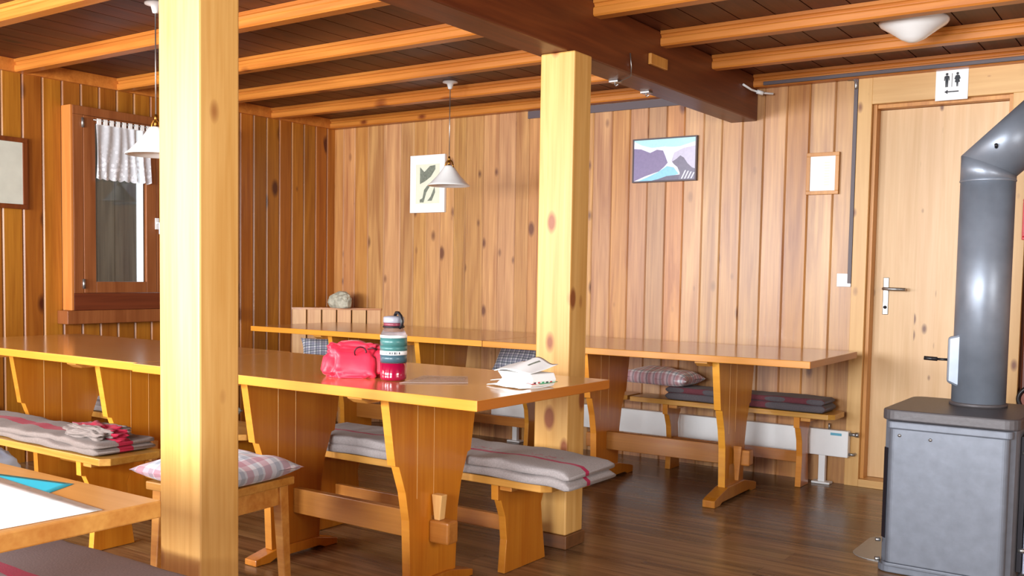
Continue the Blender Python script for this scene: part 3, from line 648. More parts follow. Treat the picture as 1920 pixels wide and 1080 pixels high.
# red lettering woven beside the stripe
blanket('crumpled grey-brown blanket with wide magenta stripe on the front left bench', (-4.185, 2.265, ZB+0.0005), 1.60, 0.25, (0.024, 0.022), bl_wide, 5.0, amp=0.012)
def lump(name, loc, sx, sy, sz, seed, mat, label, cat, freq=2.2, amp=0.28, e=0.75, flat=-0.75):
    bm = bmesh.new(); bmesh.ops.create_uvsphere(bm, u_segments=64, v_segments=40, radius=1)
    for v in bm.verts:
        p = v.co.copy(); q = Vector([abs(c)**e*(1 if c > 0 else -1) for c in p])
        n1 = amp*mnoise.noise(p*freq+Vector((seed, seed*2, 0)))+amp*0.5*mnoise.noise(p*freq*2.4+Vector((0, seed, seed)))-amp*0.35*abs(mnoise.noise(p*freq*1.6+Vector((seed, 0, 3))))
        q = q*(1+n1); v.co = Vector((q.x*sx, q.y*sy, max(flat, q.z)*sz))
    me = bpy.data.meshes.new(name); bm.to_mesh(me); bm.free(); me.materials.append(mat)
    zmin = min(v.co.z for v in me.vertices)
    for v in me.vertices: v.co.z -= zmin
    for p in me.polygons: p.use_smooth = True
    o = bpy.data.objects.new(name, me); COL.objects.link(o); o.location = loc
    if label: tag(o, label, cat)
    return o
cb_ = lump('crumpled_end', (0.62, -0.01, 0.045), 0.16, 0.085, 0.03, 6.1, bl_wide, None, None, freq=3.2, amp=0.35, e=0.8); cb_.parent = bpy.data.objects['folded_blanket.001']
blanket('brown-grey blanket covering the bench in the bottom left corner', (-2.27, 1.305, 0.376), 1.56, 0.27, (0.014, 0.012), bl_brown, 9.0, amp=0.003)
blanket('dark grey blanket with dull red edge on the right back wall bench', (-2.03, 5.232, 0.4158), 0.92, 0.20, (0.040, 0.034), bl_dark, 12.0, amp=0.004)
blanket('dark slate blanket on the left back wall bench', (-3.75, 5.232, 0.4158), 1.3, 0.20, (0.022, 0.02, 0.02), M['darkfab'], 15.0, amp=0.004)
blanket('grey blanket on the bench behind the left table, seen past its trestle', (-4.72, 3.045, 0.3758), 0.75, 0.26, (0.03, 0.028, 0.024), bl_grey, 18.0)

def pillow(loc, sx, sy, th, mat, label, rx=0, rz=0, seed=1, wr=0.012, n=36):
    def H(u, v): return max(0, (1-abs(u)**3.0))**0.55*max(0, (1-abs(v)**3.0))**0.55
    vs = []; fs = []
    for s_ in (1, -1):
        for j in range(n+1):
            for i in range(n+1):
                u, v = i/n*2-1, j/n*2-1
                pin = 1-0.10*(1-abs(u)**2)*abs(v)**4; pin2 = 1-0.10*(1-abs(v)**2)*abs(u)**4
                x = u*sx/2*pin2; y = v*sy/2*pin
                w_ = wr*mnoise.noise(Vector((x*9+seed, y*9, seed)))*(0.4+H(u, v)) if s_ > 0 else 0
                z = s_*th/2*H(u, v)+w_
                vs.append((x, y, z if s_ > 0 else max(z, -th*0.32)))
    k = (n+1)*(n+1)
    for s_ in (0, 1):
        for j in range(n):
            for i in range(n):
                a = s_*k+j*(n+1)+i; q = (a, a+1, a+n+2, a+n+1); fs.append(q if s_ == 0 else q[::-1])
    mb = MB(); mb.add(vs, fs, smooth=True)
    o = mb.build('cushion', mat, None, loc=loc)
    bm = bmesh.new(); bm.from_mesh(o.data); bmesh.ops.remove_doubles(bm, verts=bm.verts, dist=0.0008); bm.to_mesh(o.data); bm.free()
    o.rotation_euler = (rx, 0, rz)
    return tag(o, label, 'cushion')
pillow((-2.665, 2.125, 0.421+0.034), 0.42, 0.38, 0.10, M['plaid_red'], 'white, red and blue plaid cushion on the small stool', rz=R(3), seed=3)
pillow((-2.565, 5.225, 0.531), 0.48, 0.25, 0.11, M['plaid_multi'], 'grey and red plaid cushion lying on the right back wall bench', rz=R(-4), seed=8, wr=0.014)
pillow((-3.60, 5.28, 0.59), 0.36, 0.24, 0.07, M['plaid_blue'], 'grey checked cushion propped on the left back wall bench behind the post', rx=R(58), seed=11)
pillow((-5.05, 5.01, 0.535), 0.42, 0.24, 0.08, M['plaid_blue'], 'blue and grey plaid cushion tilted against the corner panel', rx=R(60), rz=R(45), seed=14)
pillow((-3.98, 3.06, 0.3755+0.052), 0.34, 0.26, 0.15, M['greyfab'], 'grey-green cushion on the bench behind the left table', seed=17)
lump('cushion', (-2.72, 1.34, 0.405), 0.20, 0.09, 0.14, 4.4, M['bluefab'], 'pale blue cushion at the left picture edge on the foreground bench', 'cushion', amp=0.16)

# ------------------------------------------------------------------ things on the bottle table
bt = empty('water_bottle', (-2.258, 2.540, 0.7505))
m_clear, nt, b = new_mat('clear_bottle_plastic'); b.inputs['Base Color'].default_value = lin((240, 226, 226)); b.inputs['Transmission Weight'].default_value = 0.9; b.inputs['Roughness'].default_value = 0.08; b.inputs['IOR'].default_value = 1.2
rb = 0.0455
q = MB(); q.lathe([(0.0, 0.0605), (rb, 0.0605), (rb, 0.150), (rb-0.003, 0.162), (0.034, 0.176), (0.030, 0.180), (0.030, 0.186), (0, 0.186)], 48); q.build('bottle_body', m_clear, bt)
q = MB(); q.lathe([(0, 0.0), (rb-0.006, 0.0), (rb-0.001, 0.005), (rb, 0.012), (rb, 0.060), (0, 0.060)], 48); q.build('drink', plain('red_drink_in_clear_plastic', (150, 10, 52), 0.12, noise=0.02, Coat_Weight=0.8), bt)
def band(z0, z1, mat, nm='label_band', r_=rb+0.0006): 
    q = MB(); q.lathe([(r_-0.001, z0), (r_, z0), (r_, z1), (r_-0.001, z1)], 48); return q.build(nm, mat, bt)
g1 = plain('green_bottle_band', (66, 118, 116), 0.3, noise=0.04); g2 = plain('slate_bottle_band', (64, 92, 104), 0.3, noise=0.04)
band(0.118, 0.146, g1); band(0.0635, 0.088, g2)
wbnd = band(0.0885, 0.1175, M['white'])
band(0.0882, 0.1022, M['white'], 'white_band', rb+0.0010); band(0.1465, 0.1555, M['white'], 'white_band', rb+0.0008); band(0.1025, 0.1178, g1, 'label_band', rb+0.0012)
q = MB()   # small printed marks on the white band, facing the camera
ang0 = math.atan2(-2.6, 2.262)
for k, (da, wdt, hh) in enumerate(((-0.55, .05, .004), (-0.30, .10, .007), (-0.12, .07, .007), (0.06, .10, .008), (0.22, .05, .008), (0.40, .09, .007))):
    a0, a1 = ang0+da, ang0+da+wdt; rr = rb+0.0013; zc = 0.0952
    q.add([(rr*math.cos(a0), rr*math.sin(a0), zc-hh/2), (rr*math.cos(a1), rr*math.sin(a1), zc-hh/2), (rr*math.cos(a1), rr*math.sin(a1), zc+hh/2), (rr*math.cos(a0), rr*math.sin(a0), zc+hh/2)], [(0, 1, 2, 3)])
q.build('printed_marks', M['ink_dark'], bt, solid=0.0004)
q = MB(); q.lathe([(0, 0.1865), (0.033, 0.1865), (0.0345, 0.189), (0.0345, 0.197), (0.028, 0.197)], 40); q.build('neck_ring', plain('smoky_red_plastic', (130, 60, 74), 0.25, noise=0.05), bt)
q = MB(); q.lathe([(0, 0.1975), (0.035, 0.1975), (0.036, 0.200), (0.036, 0.214), (0.033, 0.218), (0.012, 0.221), (0, 0.221)], 40); q.build('bottle_cap', plain('grey_plastic_cap', (150, 150, 160), 0.35, noise=0.05), bt)
q = MB(); q.tube([(0.005, 0, 0.222), (0.014, -0.004, 0.232), (0.028, -0.008, 0.232), (0.042, -0.012, 0.222), (0.049, -0.014, 0.205), (0.047, -0.013, 0.190), (0.036, -0.010, 0.181)], 0.0055, 8); q.tube([(0.034*math.cos(a), 0.034*math.sin(a), 0.1835) for a in [2*PI*k/24 for k in range(24)]], 0.004, 6, closed=True); q.build('carry_loop', M['black'], bt)
tag(bt, 'clear drinking bottle with green bands and red drink on the long table', 'bottle')

rg = lump('drawstring_bag', (0, 0, 0), 0.096, 0.062, 0.069, 2.7, M['redfab'], None, None, freq=2.1, amp=0.26, e=0.5, flat=-0.72)
rg.location = (-2.432, 2.530, 0.7505); rg.rotation_euler.z = R(38)
for v in rg.data.vertices:     # pinch the closed top edge, wide base
    t = min(1, max(0, v.co.z/0.10)); v.co.y *= 1-0.55*t*t; v.co.x *= 1+0.06*(1-t)
q = MB(); q.tube([(0.025+0.020*math.cos(a), -0.050+0.006*math.sin(a*2), 0.088+0.020*math.sin(a)) for a in [k/16*1.15*PI for k in range(17)]], 0.0028, 6); q.tube([(0.05, -0.042, 0.10), (0.066, -0.046, 0.106), (0.082, -0.042, 0.098)], 0.0035, 6)
q.build('drawstring', M['drawstring'], rg)
tag(rg, 'crumpled bright red drawstring bag beside the water bottle', 'bag')

def sheet(name, pts, z, th, mat, label, cat, curl=0.0, seed=1, n=14, mats=None, matf=None, parent=None):
    a, b, c, d_ = [Vector(p) for p in pts]
    cen = (a+b+c+d_)/4
    def P(u, v):
        p = (a*(1-u)+b*u)*(1-v)+(d_*(1-u)+c*u)*v
        return (p.x-cen.x, p.y-cen.y, th+max(0, curl*(0.6+mnoise.noise(Vector((p.x*7, p.y*7, seed))))*(abs(u-0.5)+abs(v-0.5))))
    mb = MB(); mb.grid(P, n, n, matf=matf)
    o = mb.build(name, mats or mat, parent, solid=th, loc=(cen.x, cen.y, z), fixn=False)
    if label: tag(o, label, cat)
    return o
film = plain('clear_plastic_film', (226, 206, 196), 0.25, noise=0.04); film.node_tree.nodes['Principled BSDF'].inputs['Alpha'].default_value = 0.55
sheet('plastic_sleeve', [(-2.17, 2.47), (-1.995, 2.62), (-2.135, 2.80), (-2.27, 2.72)], 0.7504, 0.0008, film, 'thin clear plastic sheet lying right of the water bottle', 'sheet', 0.002)
# stack of folded white leaflets
lf = empty('folded_leaflets', (-1.822, 2.70, 0.7505), R(-12)); lf.scale = (0.80, 0.85, 1.35)
def leaf(x0, x1, y0, y1, z, lift, nm, mats, matf=None, tilt=0.0, skew=0):
    def P(u, v):
        x = x0+(x1-x0)*u; y = y0+(y1-y0)*v; return (x+skew*v, y, z+lift*math.sin(min(1, u*1.1)*PI)**2*(0.6+0.4*v)+tilt*v+0.0015*math.sin(u*9+v*4))
    mb = MB(); mb.grid(P, 20, 12, matf=matf); return mb.build(nm, mats, lf, solid=0.0012, fixn=False)
leaf(-0.115, 0.085, -0.10, 0.08, 0.002, 0.004, 'lower_leaf', [M['paper'], M['green'], M['redprint']])
leaf(-0.11, 0.10, -0.085, 0.09, 0.012, 0.010, 'middle_leaf', [M['paper'], M['green'], M['redprint']], matf=lambda u, v: 1 if (u > 0.85 and v > 0.45) else (2 if (u > 0.85 and 0.2 < v < 0.32) else 0))
leaf(-0.13, 0.08, -0.05, 0.13, 0.034, 0.012, 'upper_leaf', [M['paper'], M['ink']], matf=lambda u, v: 1 if (0.33 < u < 0.37 and 0.3 < v < 0.8) or (0.6 < u < 0.63 and 0.4 < v < 0.85) else 0, tilt=0.018, skew=-0.02)
q = MB(); q.prism([(-0.12, 0.003), (0.085, 0.003), (0.098, 0.018), (0.085, 0.034), (-0.115, 0.034), (-0.085, 0.018)], 'y', -0.045, 0.085); q.build('folded_core', M['paper'], lf, bevel=0.003)
q = MB()
for k in range(5): q.box(0.0925, 0.0955, -0.035+k*0.022, -0.024+k*0.022, 0.012, 0.020, mi=k % 3)
q.build('printed_edge', [M['ink_dark'], M['redprint'], M['green']], lf)
tag(lf, 'pile of folded white leaflets at the right end of the bottle table', 'leaflets')

# papers on the foreground table
sheet('cyan_folder', [(-1.66, 0.72), (-1.49, 0.80), (-1.565, 0.945), (-1.83, 0.89)], 0.7502, 0.0004, M['cyan'], 'cyan sheet peeping out under the white paper on the foreground table', 'paper')
def mapf(u, v): return 0
wp = sheet('white_map', [(-1.80, 0.44), (-1.375, 0.60), (-1.36, 0.868), (-1.80, 0.90)], 0.7508, 0.0004, M['paper'], 'large white sheet of paper on the pale foreground table', 'paper')
m_sk, nt, b = new_mat('faint_printed_lines'); N = nt.nodes; tcn = N.new('ShaderNodeTexCoord'); n_ = N.new('ShaderNodeTexNoise'); n_.inputs['Scale'].default_value = 24; n_.inputs['Detail'].default_value = 8
nt.links.new(tcn.outputs['Object'], n_.inputs['Vector']); cr = N.new('ShaderNodeValToRGB'); cr.color_ramp.elements[0].position = 0.34; cr.color_ramp.elements[1].position = 0.44
cr.color_ramp.elements[0].color = lin((214, 222, 222)); cr.color_ramp.elements[1].color = lin((242, 242, 240)); nt.links.new(n_.outputs['Fac'], cr.inputs[0]); nt.links.new(cr.outputs[0], b.inputs['Base Color']); b.inputs['Roughness'].default_value = 0.7
wp.data.materials[0] = m_sk

# ------------------------------------------------------------------ pictures
def on_wall(nm, wall, a0, a1, z0, z1, fw, depth, fmat, pmat, label, cat='picture', inner=None):
    """picture on the back wall ('y') or left wall ('x')"""
    cx = (a0+a1)/2; cz = (z0+z1)/2
    r = empty(nm, (cx, YB-0.001, cz)) if wall == 'y' else empty(nm, (XL+0.001, cx, cz), R(90))
    hx, hz = (a1-a0)/2, (z1-z0)/2
    f = MB(); f.box(-hx, hx, -depth, -0.0005, hz-fw, hz); f.box(-hx, hx, -depth, -0.0005, -hz, -hz+fw); f.box(-hx, -hx+fw, -depth, -0.0005, -hz+fw, hz-fw); f.box(hx-fw, hx, -depth, -0.0005, -hz+fw, hz-fw)
    f.build('picture_frame', fmat, r, bevel=0.0015)
    p = MB(); p.box(-hx+fw, hx-fw, -depth+0.006, -0.001, -hz+fw, hz-fw); p.build('picture_print', pmat, r)
    if inner: inner(r, hx-fw, hz-fw, -depth+0.0055)
    return tag(r, label, cat)
def flat(mb, pts, y, mi): mb.add([(x, y, z) for x, z in pts], [tuple(range(len(pts)))], mi)
def etching(r, hx, hz, y):
    q = MB(); flat(q, [(-hx+0.035, -hz+0.05), (hx-0.035, -hz+0.05), (hx-0.035, hz-0.05), (-hx+0.035, hz-0.05)], y, 0)
    q.build('mount', M['cream'], r, solid=0.0006)
    q = MB(); g = y-0.0008; 
    flat(q, [(-0.07, 0.0), (-0.02, 0.02), (0.03, 0.05), (0.07, 0.10), (0.07, 0.13), (0.02, 0.125), (-0.01, 0.10), (-0.03, 0.085), (-0.07, 0.12)], g, 0)
    flat(q, [(-0.07, -0.13), (-0.035, -0.13), (-0.01, -0.06), (0.02, -0.02), (0.0, -0.01), (-0.03, -0.04), (-0.045, -0.10), (-0.07, -0.11)], g-0.0003, 0)
    flat(q, [(0.0, -0.12), (0.03, -0.09), (0.05, -0.05), (0.065, -0.02), (0.07, -0.06), (0.055, -0.09), (0.04, -0.12)], g-0.0003, 0)
    q.build('etching_lines', [M['ink'], M['ink_dark']], r, solid=0.0004)
on_wall('framed_etching', 'y', -4.678, -4.362, 1.544, 1.950, 0.014, 0.022, M['white'], M['paper'], 'small grey etching in a white frame behind the hanging lamp', inner=etching)
pc = {'sky': (176, 226, 236), 'snow': (226, 230, 244), 'rock': (130, 118, 156), 'lake': (140, 204, 238), 'ridge': (116, 112, 132), 'haze': (196, 192, 214), 'dark': (100, 96, 120)}
pm = [plain('photo_'+k, v, 0.35, noise=0.08, nscale=60) for k, v in pc.items()]
def photo(r, hx, hz, y):
    q = MB(); X = lambda u: -hx+2*hx*u; Z = lambda v: hz-2*hz*v
    def pl(pts, mi, k): flat(q, [(X(u), Z(v)) for u, v in pts], y-0.0002*k, mi)
    pl([(0, 0), (1, 0), (1, .2), (0, .2)], 0, 1)
    pl([(0, .02), (.12, .12), (.3, .2), (.5, .18), (.7, .22), (1, .1), (1, .75), (.5, .9), (0, .9)], 1, 2)
    pl([(.62, .55), (.66, .35), (.8, .25), (1, .2), (1, .75), (.9, .75), (.75, .6)], 5, 3)
    pl([(0, .20), (.12, .22), (.27, .32), (.38, .25), (.48, .28), (.52, .42), (.56, .58), (.50, .68), (.42, .78), (.2, .88), (0, 1)], 2, 4)
    pl([(.08, 1), (.25, .90), (.40, .80), (.55, .66), (.66, .70), (.74, .86), (.6, .92), (.4, 1)], 3, 5)
    pl([(.02, 1), (.3, 1), (.42, .96), (.55, .90), (.75, .88), (.8, 1)], 6, 6)
    pl([(.63, .56), (.70, .50), (.76, .42), (.82, .48), (.88, .62), (.95, .72), (1, .75), (1, 1), (.74, 1), (.76, .84), (.72, .70), (.66, .62)], 4, 7)
    for k in range(4): pl([(.78+.05*k, .98), (.80+.05*k, .98), (.86+.045*k, .78+.02*k), (.84+.045*k, .78+.02*k)], 1, 8)
    q.build('landscape_print', pm, r, solid=0.0002)
on_wall('framed_landscape', 'y', -2.887, -2.462, 1.690, 1.955, 0.009, 0.024, M['duct'], pm[1], 'framed mountain and lake photograph in a thin dark frame', inner=photo)
def notes(r, hx, hz, y):
    q = MB()
    for k in range(9): q.box(hx*0.15, hx*0.55, y-0.0006, y, hz*0.6-k*0.015, hz*0.6-k*0.015+0.004)
    q.build('printed_lines', M['cream'], r)
on_wall('framed_notice', 'y', -1.806, -1.628, 1.584, 1.812, 0.020, 0.022, W['frame_gold'], M['paper'], 'small white notice in a light wooden frame left of the door', inner=notes)
on_wall('framed_map', 'x', 2.70, 3.020, 1.437, 1.832, 0.026, 0.025, W['frame_dark'], M['map'], 'pale map in a dark wooden frame at the left picture edge')

# toilet sign
sg = empty('toilet_sign', (-1.074, YB-0.0235, 2.118), 0)
q = MB(); q.box(-0.077, 0.077, -0.002, 0.0, -0.078, 0.078); q.build('sign_plate', M['white'], sg, bevel=0.0008)
q = MB(); Y = -0.0022
def disc(cx, cz, r, mi=0): flat(q, [(cx+r*math.cos(2*PI*k/20), cz+r*math.sin(2*PI*k/20)) for k in range(20)], Y, mi)
for cx in (-0.024, 0.026):
    disc(cx, 0.053, 0.0065)
flat(q, [(-0.036, 0.042), (-0.028, 0.046), (-0.020, 0.046), (-0.012, 0.042), (-0.011, 0.022), (-0.015, 0.020), (-0.016, 0.034), (-0.018, -0.012), (-0.0235, -0.012), (-0.024, 0.016), (-0.0245, -0.012), (-0.030, -0.012), (-0.032, 0.034), (-0.033, 0.020), (-0.037, 0.022)], Y, 0)
flat(q, [(0.016, 0.042), (0.022, 0.046), (0.030, 0.046), (0.036, 0.042), (0.041, 0.026), (0.036, 0.024), (0.038, 0.010), (0.031, 0.008), (0.030, -0.012), (0.0265, -0.012), (0.026, 0.008), (0.0255, -0.012), (0.022, -0.012), (0.021, 0.008), (0.014, 0.010), (0.016, 0.024), (0.011, 0.026)], Y, 0)
flat(q, [(-0.0005, 0.056), (0.002, 0.056), (0.002, -0.012), (-0.0005, -0.012)], Y, 0)
flat(q, [(-0.034, -0.036), (-0.018, -0.025), (-0.018, -0.033), (0.034, -0.033), (0.034, -0.039), (-0.018, -0.039), (-0.018, -0.047)], Y, 0)
q.build('pictogram', M['ink_dark'], sg, solid=0.0003)
tag(sg, 'square white toilet sign with man, woman and arrow above the door', 'sign')

# switch, notice frame, small light box
q = MB(); q.box(-0.038, 0.038, -0.012, 0, -0.036, 0.036); sw = q.build('light_switch', M['white'], bevel=0.003, loc=(-1.583, YB-0.001, 1.117)); 
q = MB(); q.box(-0.025, 0.025, -0.016, -0.0122, -0.024, 0.024); q.build('rocker', M['white'], sw, bevel=0.002)
tag(sw, 'white wall switch beside the door frame', 'switch')
rf = empty('red_notice', (-0.668, YB-0.021, 1.43))
q = MB(); q.box(-0.055, 0.055, -0.012, -0.0005, 0.085, 0.10); q.box(-0.055, 0.055, -0.012, -0.0005, -0.10, -0.085); q.box(-0.055, -0.042, -0.012, -0.0005, -0.085, 0.085); q.box(0.042, 0.055, -0.012, -0.0005, -0.085, 0.085)
q.build('red_border', M['red'], rf, bevel=0.003)
q = MB(); q.box(-0.0415, 0.0415, -0.006, -0.001, -0.0845, 0.0845); q.build('notice_card', plain('pinkish_white_card', (226, 190, 196), 0.5, noise=0.02), rf)
tag(rf, 'small red framed notice on the wall right of the flue pipe', 'notice')
q = MB(); q.box(-0.735, -0.60, YB-0.06, YB-0.0225, 2.13, 2.20); tag(q.build('wall_box', plain('lavender_white_plastic', (190, 180, 206), 0.4, noise=0.02), bevel=0.004), 'small pale box above the door at the right picture edge', 'box')

# ------------------------------------------------------------------ radiator
rd = empty('radiator', (-2.70, YB-0.055, 0))
q = MB(); q.box(-1.19, 1.19, -0.022, 0.022, 0.158, 0.302); q.build('panel', M['white'], rd, bevel=0.004)
q = MB(); q.box(-1.185, 1.185, 0.0225, 0.05, 0.17, 0.295); q.build('convector', M['white'], rd)
q = MB(); q.box(1.095, 1.155, -0.0235, -0.0225, 0.274, 0.288); q.build('badge', plain('blue_badge', (96, 170, 196), 0.4, noise=0.05), rd)
for x in (-1.0, 1.05):
    q = MB(); q.box(x-0.018, x+0.018, -0.015, 0.015, 0.012, 0.1575); q.box(x-0.05, x+0.05, -0.03, 0.03, 0.001, 0.012); q.build('foot', M['white'], rd, bevel=0.002)
q = MB(); q.tube([(1.1905, 0, 0.285), (1.215, 0, 0.285), (1.222, 0.0, 0.285)], 0.010, 10); q.tube([(1.222, 0, 0.285), (1.240, 0, 0.285)], 0.014, 12); q.tube([(1.1905, 0, 0.175), (1.215, 0, 0.175), (1.215, 0.03, 0.175), (1.215, 0.0545, 0.175)], 0.008, 8); q.build('valve', M['metal'], rd)
q = MB(); q.tube([(1.08, 0.0, 0.335), (1.08, 0.0, 0.303)], 0.006, 8); q.build('vent_screw', M['metal'], rd)
tag(rd, 'long low white radiator on the back wall under the benches', 'radiator')

# ------------------------------------------------------------------ lamps
def pendant(x, y, zrim, label):
    r = empty('pendant_lamp', (x, y, zrim)); zt = ZC-zrim
    q = MB(); q.lathe([(0, zt-0.001), (0.045, zt-0.001), (0.045, zt-0.010), (0.02, zt-0.016), (0.012, zt-0.045), (0.0, zt-0.047)], 24); q.build('ceiling_rosette', M['white'], r)
    q = MB(); q.tube([(0, 0, zt-0.045), (0, 0, 0.165)], 0.0028, 6); q.build('cord', M['metal'], r)
    q = MB(); q.lathe([(0, 0.175), (0.006, 0.175), (0.008, 0.155), (0.004, 0.150), (0, 0.150)], 16)
    for s_ in (-1, 1):
        q.tube([(0, 0, 0.152), (s_*0.012, 0, 0.150), (s_*0.024, 0, 0.138), (s_*0.030, 0, 0.122), (s_*0.031, 0, 0.108)], 0.005, 8)
    q.tube([(0, 0, 0.15), (0, 0, 0.120)], 0.009, 12); q.build('holder', M['brass'], r)
    q = MB(); q.lathe([(0.016, 0.122), (0.028, 0.118), (0.034, 0.108), (0.070, 0.060), (0.112, 0.016), (0.126, 0.005), (0.128, 0.0), (0.125, 0.0), (0.110, 0.012), (0.067, 0.056), (0.031, 0.104), (0.016, 0.115)], 48)
    q.build('lamp_shade', M['glass_shade'], r)
    q = MB(); q.lathe([(0, 0.10), (0.014, 0.10), (0.015, 0.075), (0.026, 0.050), (0.028, 0.038), (0.020, 0.022), (0, 0.016)], 20); q.build('bulb', M['paper'], r)
    return tag(r, label, 'lamp', 'pendant lamps')
pendant(-3.715, 4.66, 1.640, 'pendant lamp with white conical glass shade in front of the back wall')
pendant(-3.735, 2.65, 1.608, 'pendant lamp with white glass shade half hidden by the left foreground post')
cl_ = empty('ceiling_lamp', (-1.052, 4.49, 2.14))
zc = ZC-2.14
q = MB(); q.lathe([(0, zc-0.001), (0.10, zc-0.001), (0.10, 0.098), (0, 0.098)], 32); q.build('lamp_base', M['white'], cl_)
q = MB(); q.lathe([(0, 0.098), (0.134, 0.098), (0.141, 0.092), (0.142, 0.084), (0.134, 0.073), (0.10, 0.052), (0.05, 0.016), (0.02, 0.002), (0, 0)], 48); q.build('lamp_shade', M['glass_shade'], cl_)
tag(cl_, 'white cone shaped ceiling lamp between two joists', 'lamp')

# ------------------------------------------------------------------ stove
SX0, SX1, SY0, SY1 = -0.975, -0.495, 3.89, 4.43
sv = empty('wood_stove', ((SX0+SX1)/2, (SY0+SY1)/2, 0)); hx, hy = (SX1-SX0)/2, (SY1-SY0)/2
def rrect(hx, hy, r, n=6, cham=False):
    pts = []
    for cx, cy, a0 in ((hx-r, hy-r, 0), (-hx+r, hy-r, 90), (-hx+r, -hy+r, 180), (hx-r, -hy+r, 270)):
        for k in range(n+1):
            a = R(a0+90*k/n); pts.append((cx+r*math.cos(a), cy+r*math.sin(a)))
    return pts
q = MB(); q.prism(rrect(hx-0.008, hy-0.008, 0.05, 3), 'z', 0.03, 0.588); q.build('stove_body', M['stove'], sv, bevel=0.002)
q = MB(); q.prism(rrect(hx, hy, 0.05, 5), 'z', 0.5885, 0.630); q.build('top_plate', M['stove_top'], sv, bevel=0.006)
q = MB(); q.prism(rrect(hx, hy, 0.05, 5), 'z', 0.002, 0.0295); q.build('base_plinth', M['stove'], sv, bevel=0.004)
def panel_poly(x0, x1, y0, r=0.022, n=5):
    pts = [(x0, y0+0.03)]
    for k in range(n+1):
        a = R(180+90*k/n); pts.append((x0+r+r*math.cos(a), y0+r+r*math.sin(a)))
    for k in range(n+1):
        a = R(270+90*k/n); pts.append((x1-r+r*math.cos(a), y0+r+r*math.sin(a)))
    pts.append((x1, y0+0.03)); return pts
q = MB(); q.prism(panel_poly(-hx+0.035, hx-0.03, -hy-0.014), 'z', 0.045, 0.560, smooth=False); q.build('side_panel', M['stove'], sv, bevel=0.003)
q = MB(); q.prism(panel_poly(-hx+0.025, hx-0.02, -hy-0.018), 'z', 0.5605, 0.588); q.build('panel_rim', M['stove'], sv, bevel=0.004)
q = MB(); q.prism(panel_poly(-hx+0.025, hx-0.02, -hy-0.018), 'z', 0.030, 0.0445); q.build('panel_rim', M['stove'], sv, bevel=0.004)
for x in (-hx+0.075, -hx+0.185):
    q = MB(); q.tube([(x, -hy-0.0145, 0.540-(x+hx)*0.05), (x, -hy-0.018, 0.540-(x+hx)*0.05)], 0.006, 12); q.build('rivet', M['metal'], sv)
q = MB(); a = -hx+0.009; q.add([(a+0.003, -hy+0.036, 0.13), (a+0.019, -hy+0.016, 0.13), (a+0.019, -hy+0.016, 0.48), (a+0.003, -hy+0.036, 0.48)], [(0, 1, 2, 3)]); q.build('air_slot', M['stove_dark'], sv, solid=0.004)
q = MB(); q.tube([(-hx+0.012, -hy+0.018, 0.12), (-hx-0.004, -hy+0.010, 0.12)], 0.007, 10); q.tube([(-hx+0.012, -hy+0.018, 0.045), (-hx-0.004, -hy+0.010, 0.045)], 0.008, 10); q.build('corner_bolt', M['metal'], sv)
q = MB(); q.box(hx-0.006, hx+0.010, -hy+0.10, hy-0.06, 0.06, 0.56); q.build('door_gap', M['stove_dark'], sv)
q = MB(); q.prism([(hx+0.012, -hy+0.115), (hx+0.030, -hy+0.115), (hx+0.045, 0.0), (hx+0.030, hy-0.07), (hx+0.012, hy-0.07)], 'z', 0.05, 0.57); q.build('stove_door', plain('pale_grey_enamel', (150, 154, 172), 0.3, 0.2, noise=0.04), sv, bevel=0.004)
for z in (0.14, 0.50):
    q = MB(); q.tube([(hx-0.002, -hy+0.105, z), (hx+0.02, -hy+0.105, z)], 0.009, 10); q.build('door_hinge', M['metal'], sv)
tag(sv, 'grey cast iron wood stove at the right picture edge', 'stove')
q = MB(); q.prism([(x, y) for x, y in rrect(0.33, 0.21, 0.10, 8)], 'z', 0.0006, 0.003)
tag(q.build('stove_floor_plate', M['plate'], loc=(-0.79, 4.235, 0)), 'grey metal floor plate with rounded corner under the stove', 'plate')
# flue pipe
PX, PY, PR = -0.698, 4.27, 0.0985
fp = empty('flue_pipe', (PX, PY, 0.6305))
h1, h2 = 0.945, 1.09
q = MB(); q.lathe([(PR, 0.0), (PR, h1-0.062)], 48); q.build('lower_pipe', M['pipe'], fp, solid=0.002)
c45 = math.cos(R(8)); s45 = math.sin(R(8)); 
def mitre_tube(pts, r, n=48, mi=0):
    pts = [Vector(p) for p in pts]; rings = []; dirs = [(pts[i+1]-pts[i]).normalized() for i in range(len(pts)-1)]
    side = Vector((-s45, c45, 0))
    for i, p in enumerate(pts):
        d0 = dirs[max(0, i-1)]; d1 = dirs[min(i, len(dirs)-1)]; nrm_ = (d0+d1).normalized(); ring = []
        w_ = side.cross(d0).normalized()
        for k in range(n):
            a = 2*PI*k/n; o_ = side*math.cos(a)*r+w_*math.sin(a)*r
            t = -(o_.dot(nrm_))/d0.dot(nrm_); ring.append(p+o_+d0*t)
        rings.append(ring)
    return rings
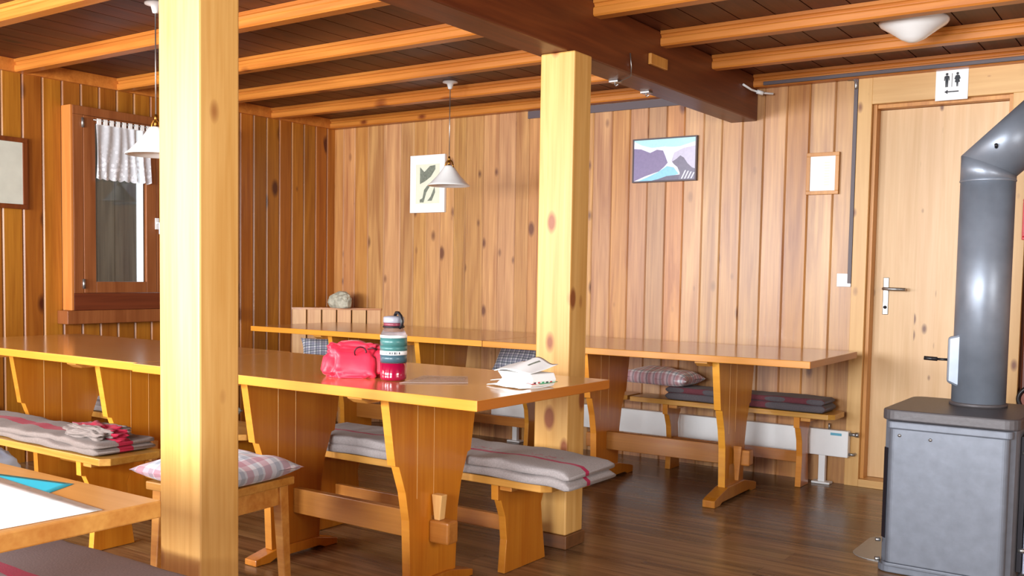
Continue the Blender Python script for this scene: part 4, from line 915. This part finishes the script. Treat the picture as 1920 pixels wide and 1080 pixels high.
bend = [(0, 0, h1-0.062), (0, 0, h1), (0.155*c45, 0.155*s45, h1+0.150), (2.85*c45, 2.85*s45, h1+0.150)]
rings = mitre_tube(bend, PR+0.0012)
q = MB(); n = 48
for i in range(3):
    vs = [tuple(v) for v in rings[i]]+[tuple(v) for v in rings[i+1]]
    q.add(vs, [(k, (k+1) % n, n+(k+1) % n, n+k) for k in range(n)], smooth=True)
q.build('elbow', M['pipe'], fp, solid=0.002, fixn=False)
q = MB(); q.lathe([(PR+0.0012, h1-0.064), (PR+0.004, h1-0.062), (PR+0.004, h1-0.057), (PR+0.0012, h1-0.055)], 48); q.build('seam_ring', M['pipe'], fp)
q = MB(); q.lathe([(PR+0.001, 0.0), (PR+0.008, 0.0), (PR+0.008, 0.012), (PR+0.001, 0.014)], 48); q.build('collar', M['stove_top'], fp)
q = MB(); dm = MB(); dm.prism([(-PR-0.010, 0.09), (-PR+0.06, 0.06), (-PR+0.06, 0.29), (-PR-0.010, 0.27)], 'y', -0.075, -0.03); dm.build('damper_plate', M['pipe'], fp, bevel=0.01)
q.tube([(-PR-0.012, -0.05, 0.178), (-PR-0.050, -0.05, 0.178)], 0.005, 8); q.tube([(-PR-0.050, -0.05, 0.178), (-PR-0.10, -0.055, 0.180)], 0.008, 8); q.build('damper_handle', M['black'], fp)
q = MB(); q.tube([(0.12*c45*0.5+-0.02, -PR*0.55-0.04, h1+0.06), (0.04, -PR*0.55-0.055, h1+0.07)], 0.006, 8); q.build('screw', M['black'], fp)
tag(fp, 'thick grey flue pipe with bend rising from the stove', 'flue pipe')

# round pan hanging right of the door
pn = empty('hanging_pan', (-0.60, YB-0.002, 0.545))
q = MB(); q.tube([(0.105*math.cos(a), -0.02, 0.075*math.sin(a)) for a in [2*PI*k/40 for k in range(40)]], 0.011, 10, closed=True); q.build('rim', M['black'], pn)
q = MB(); q.prism([(0.10*math.cos(2*PI*k/32), 0.07*math.sin(2*PI*k/32)) for k in range(32)], 'y', -0.018, -0.002); q.build('pan_base', M['copper'], pn)
tag(pn, 'round reddish brown pan with dark rim on the wall behind the stove', 'pan')
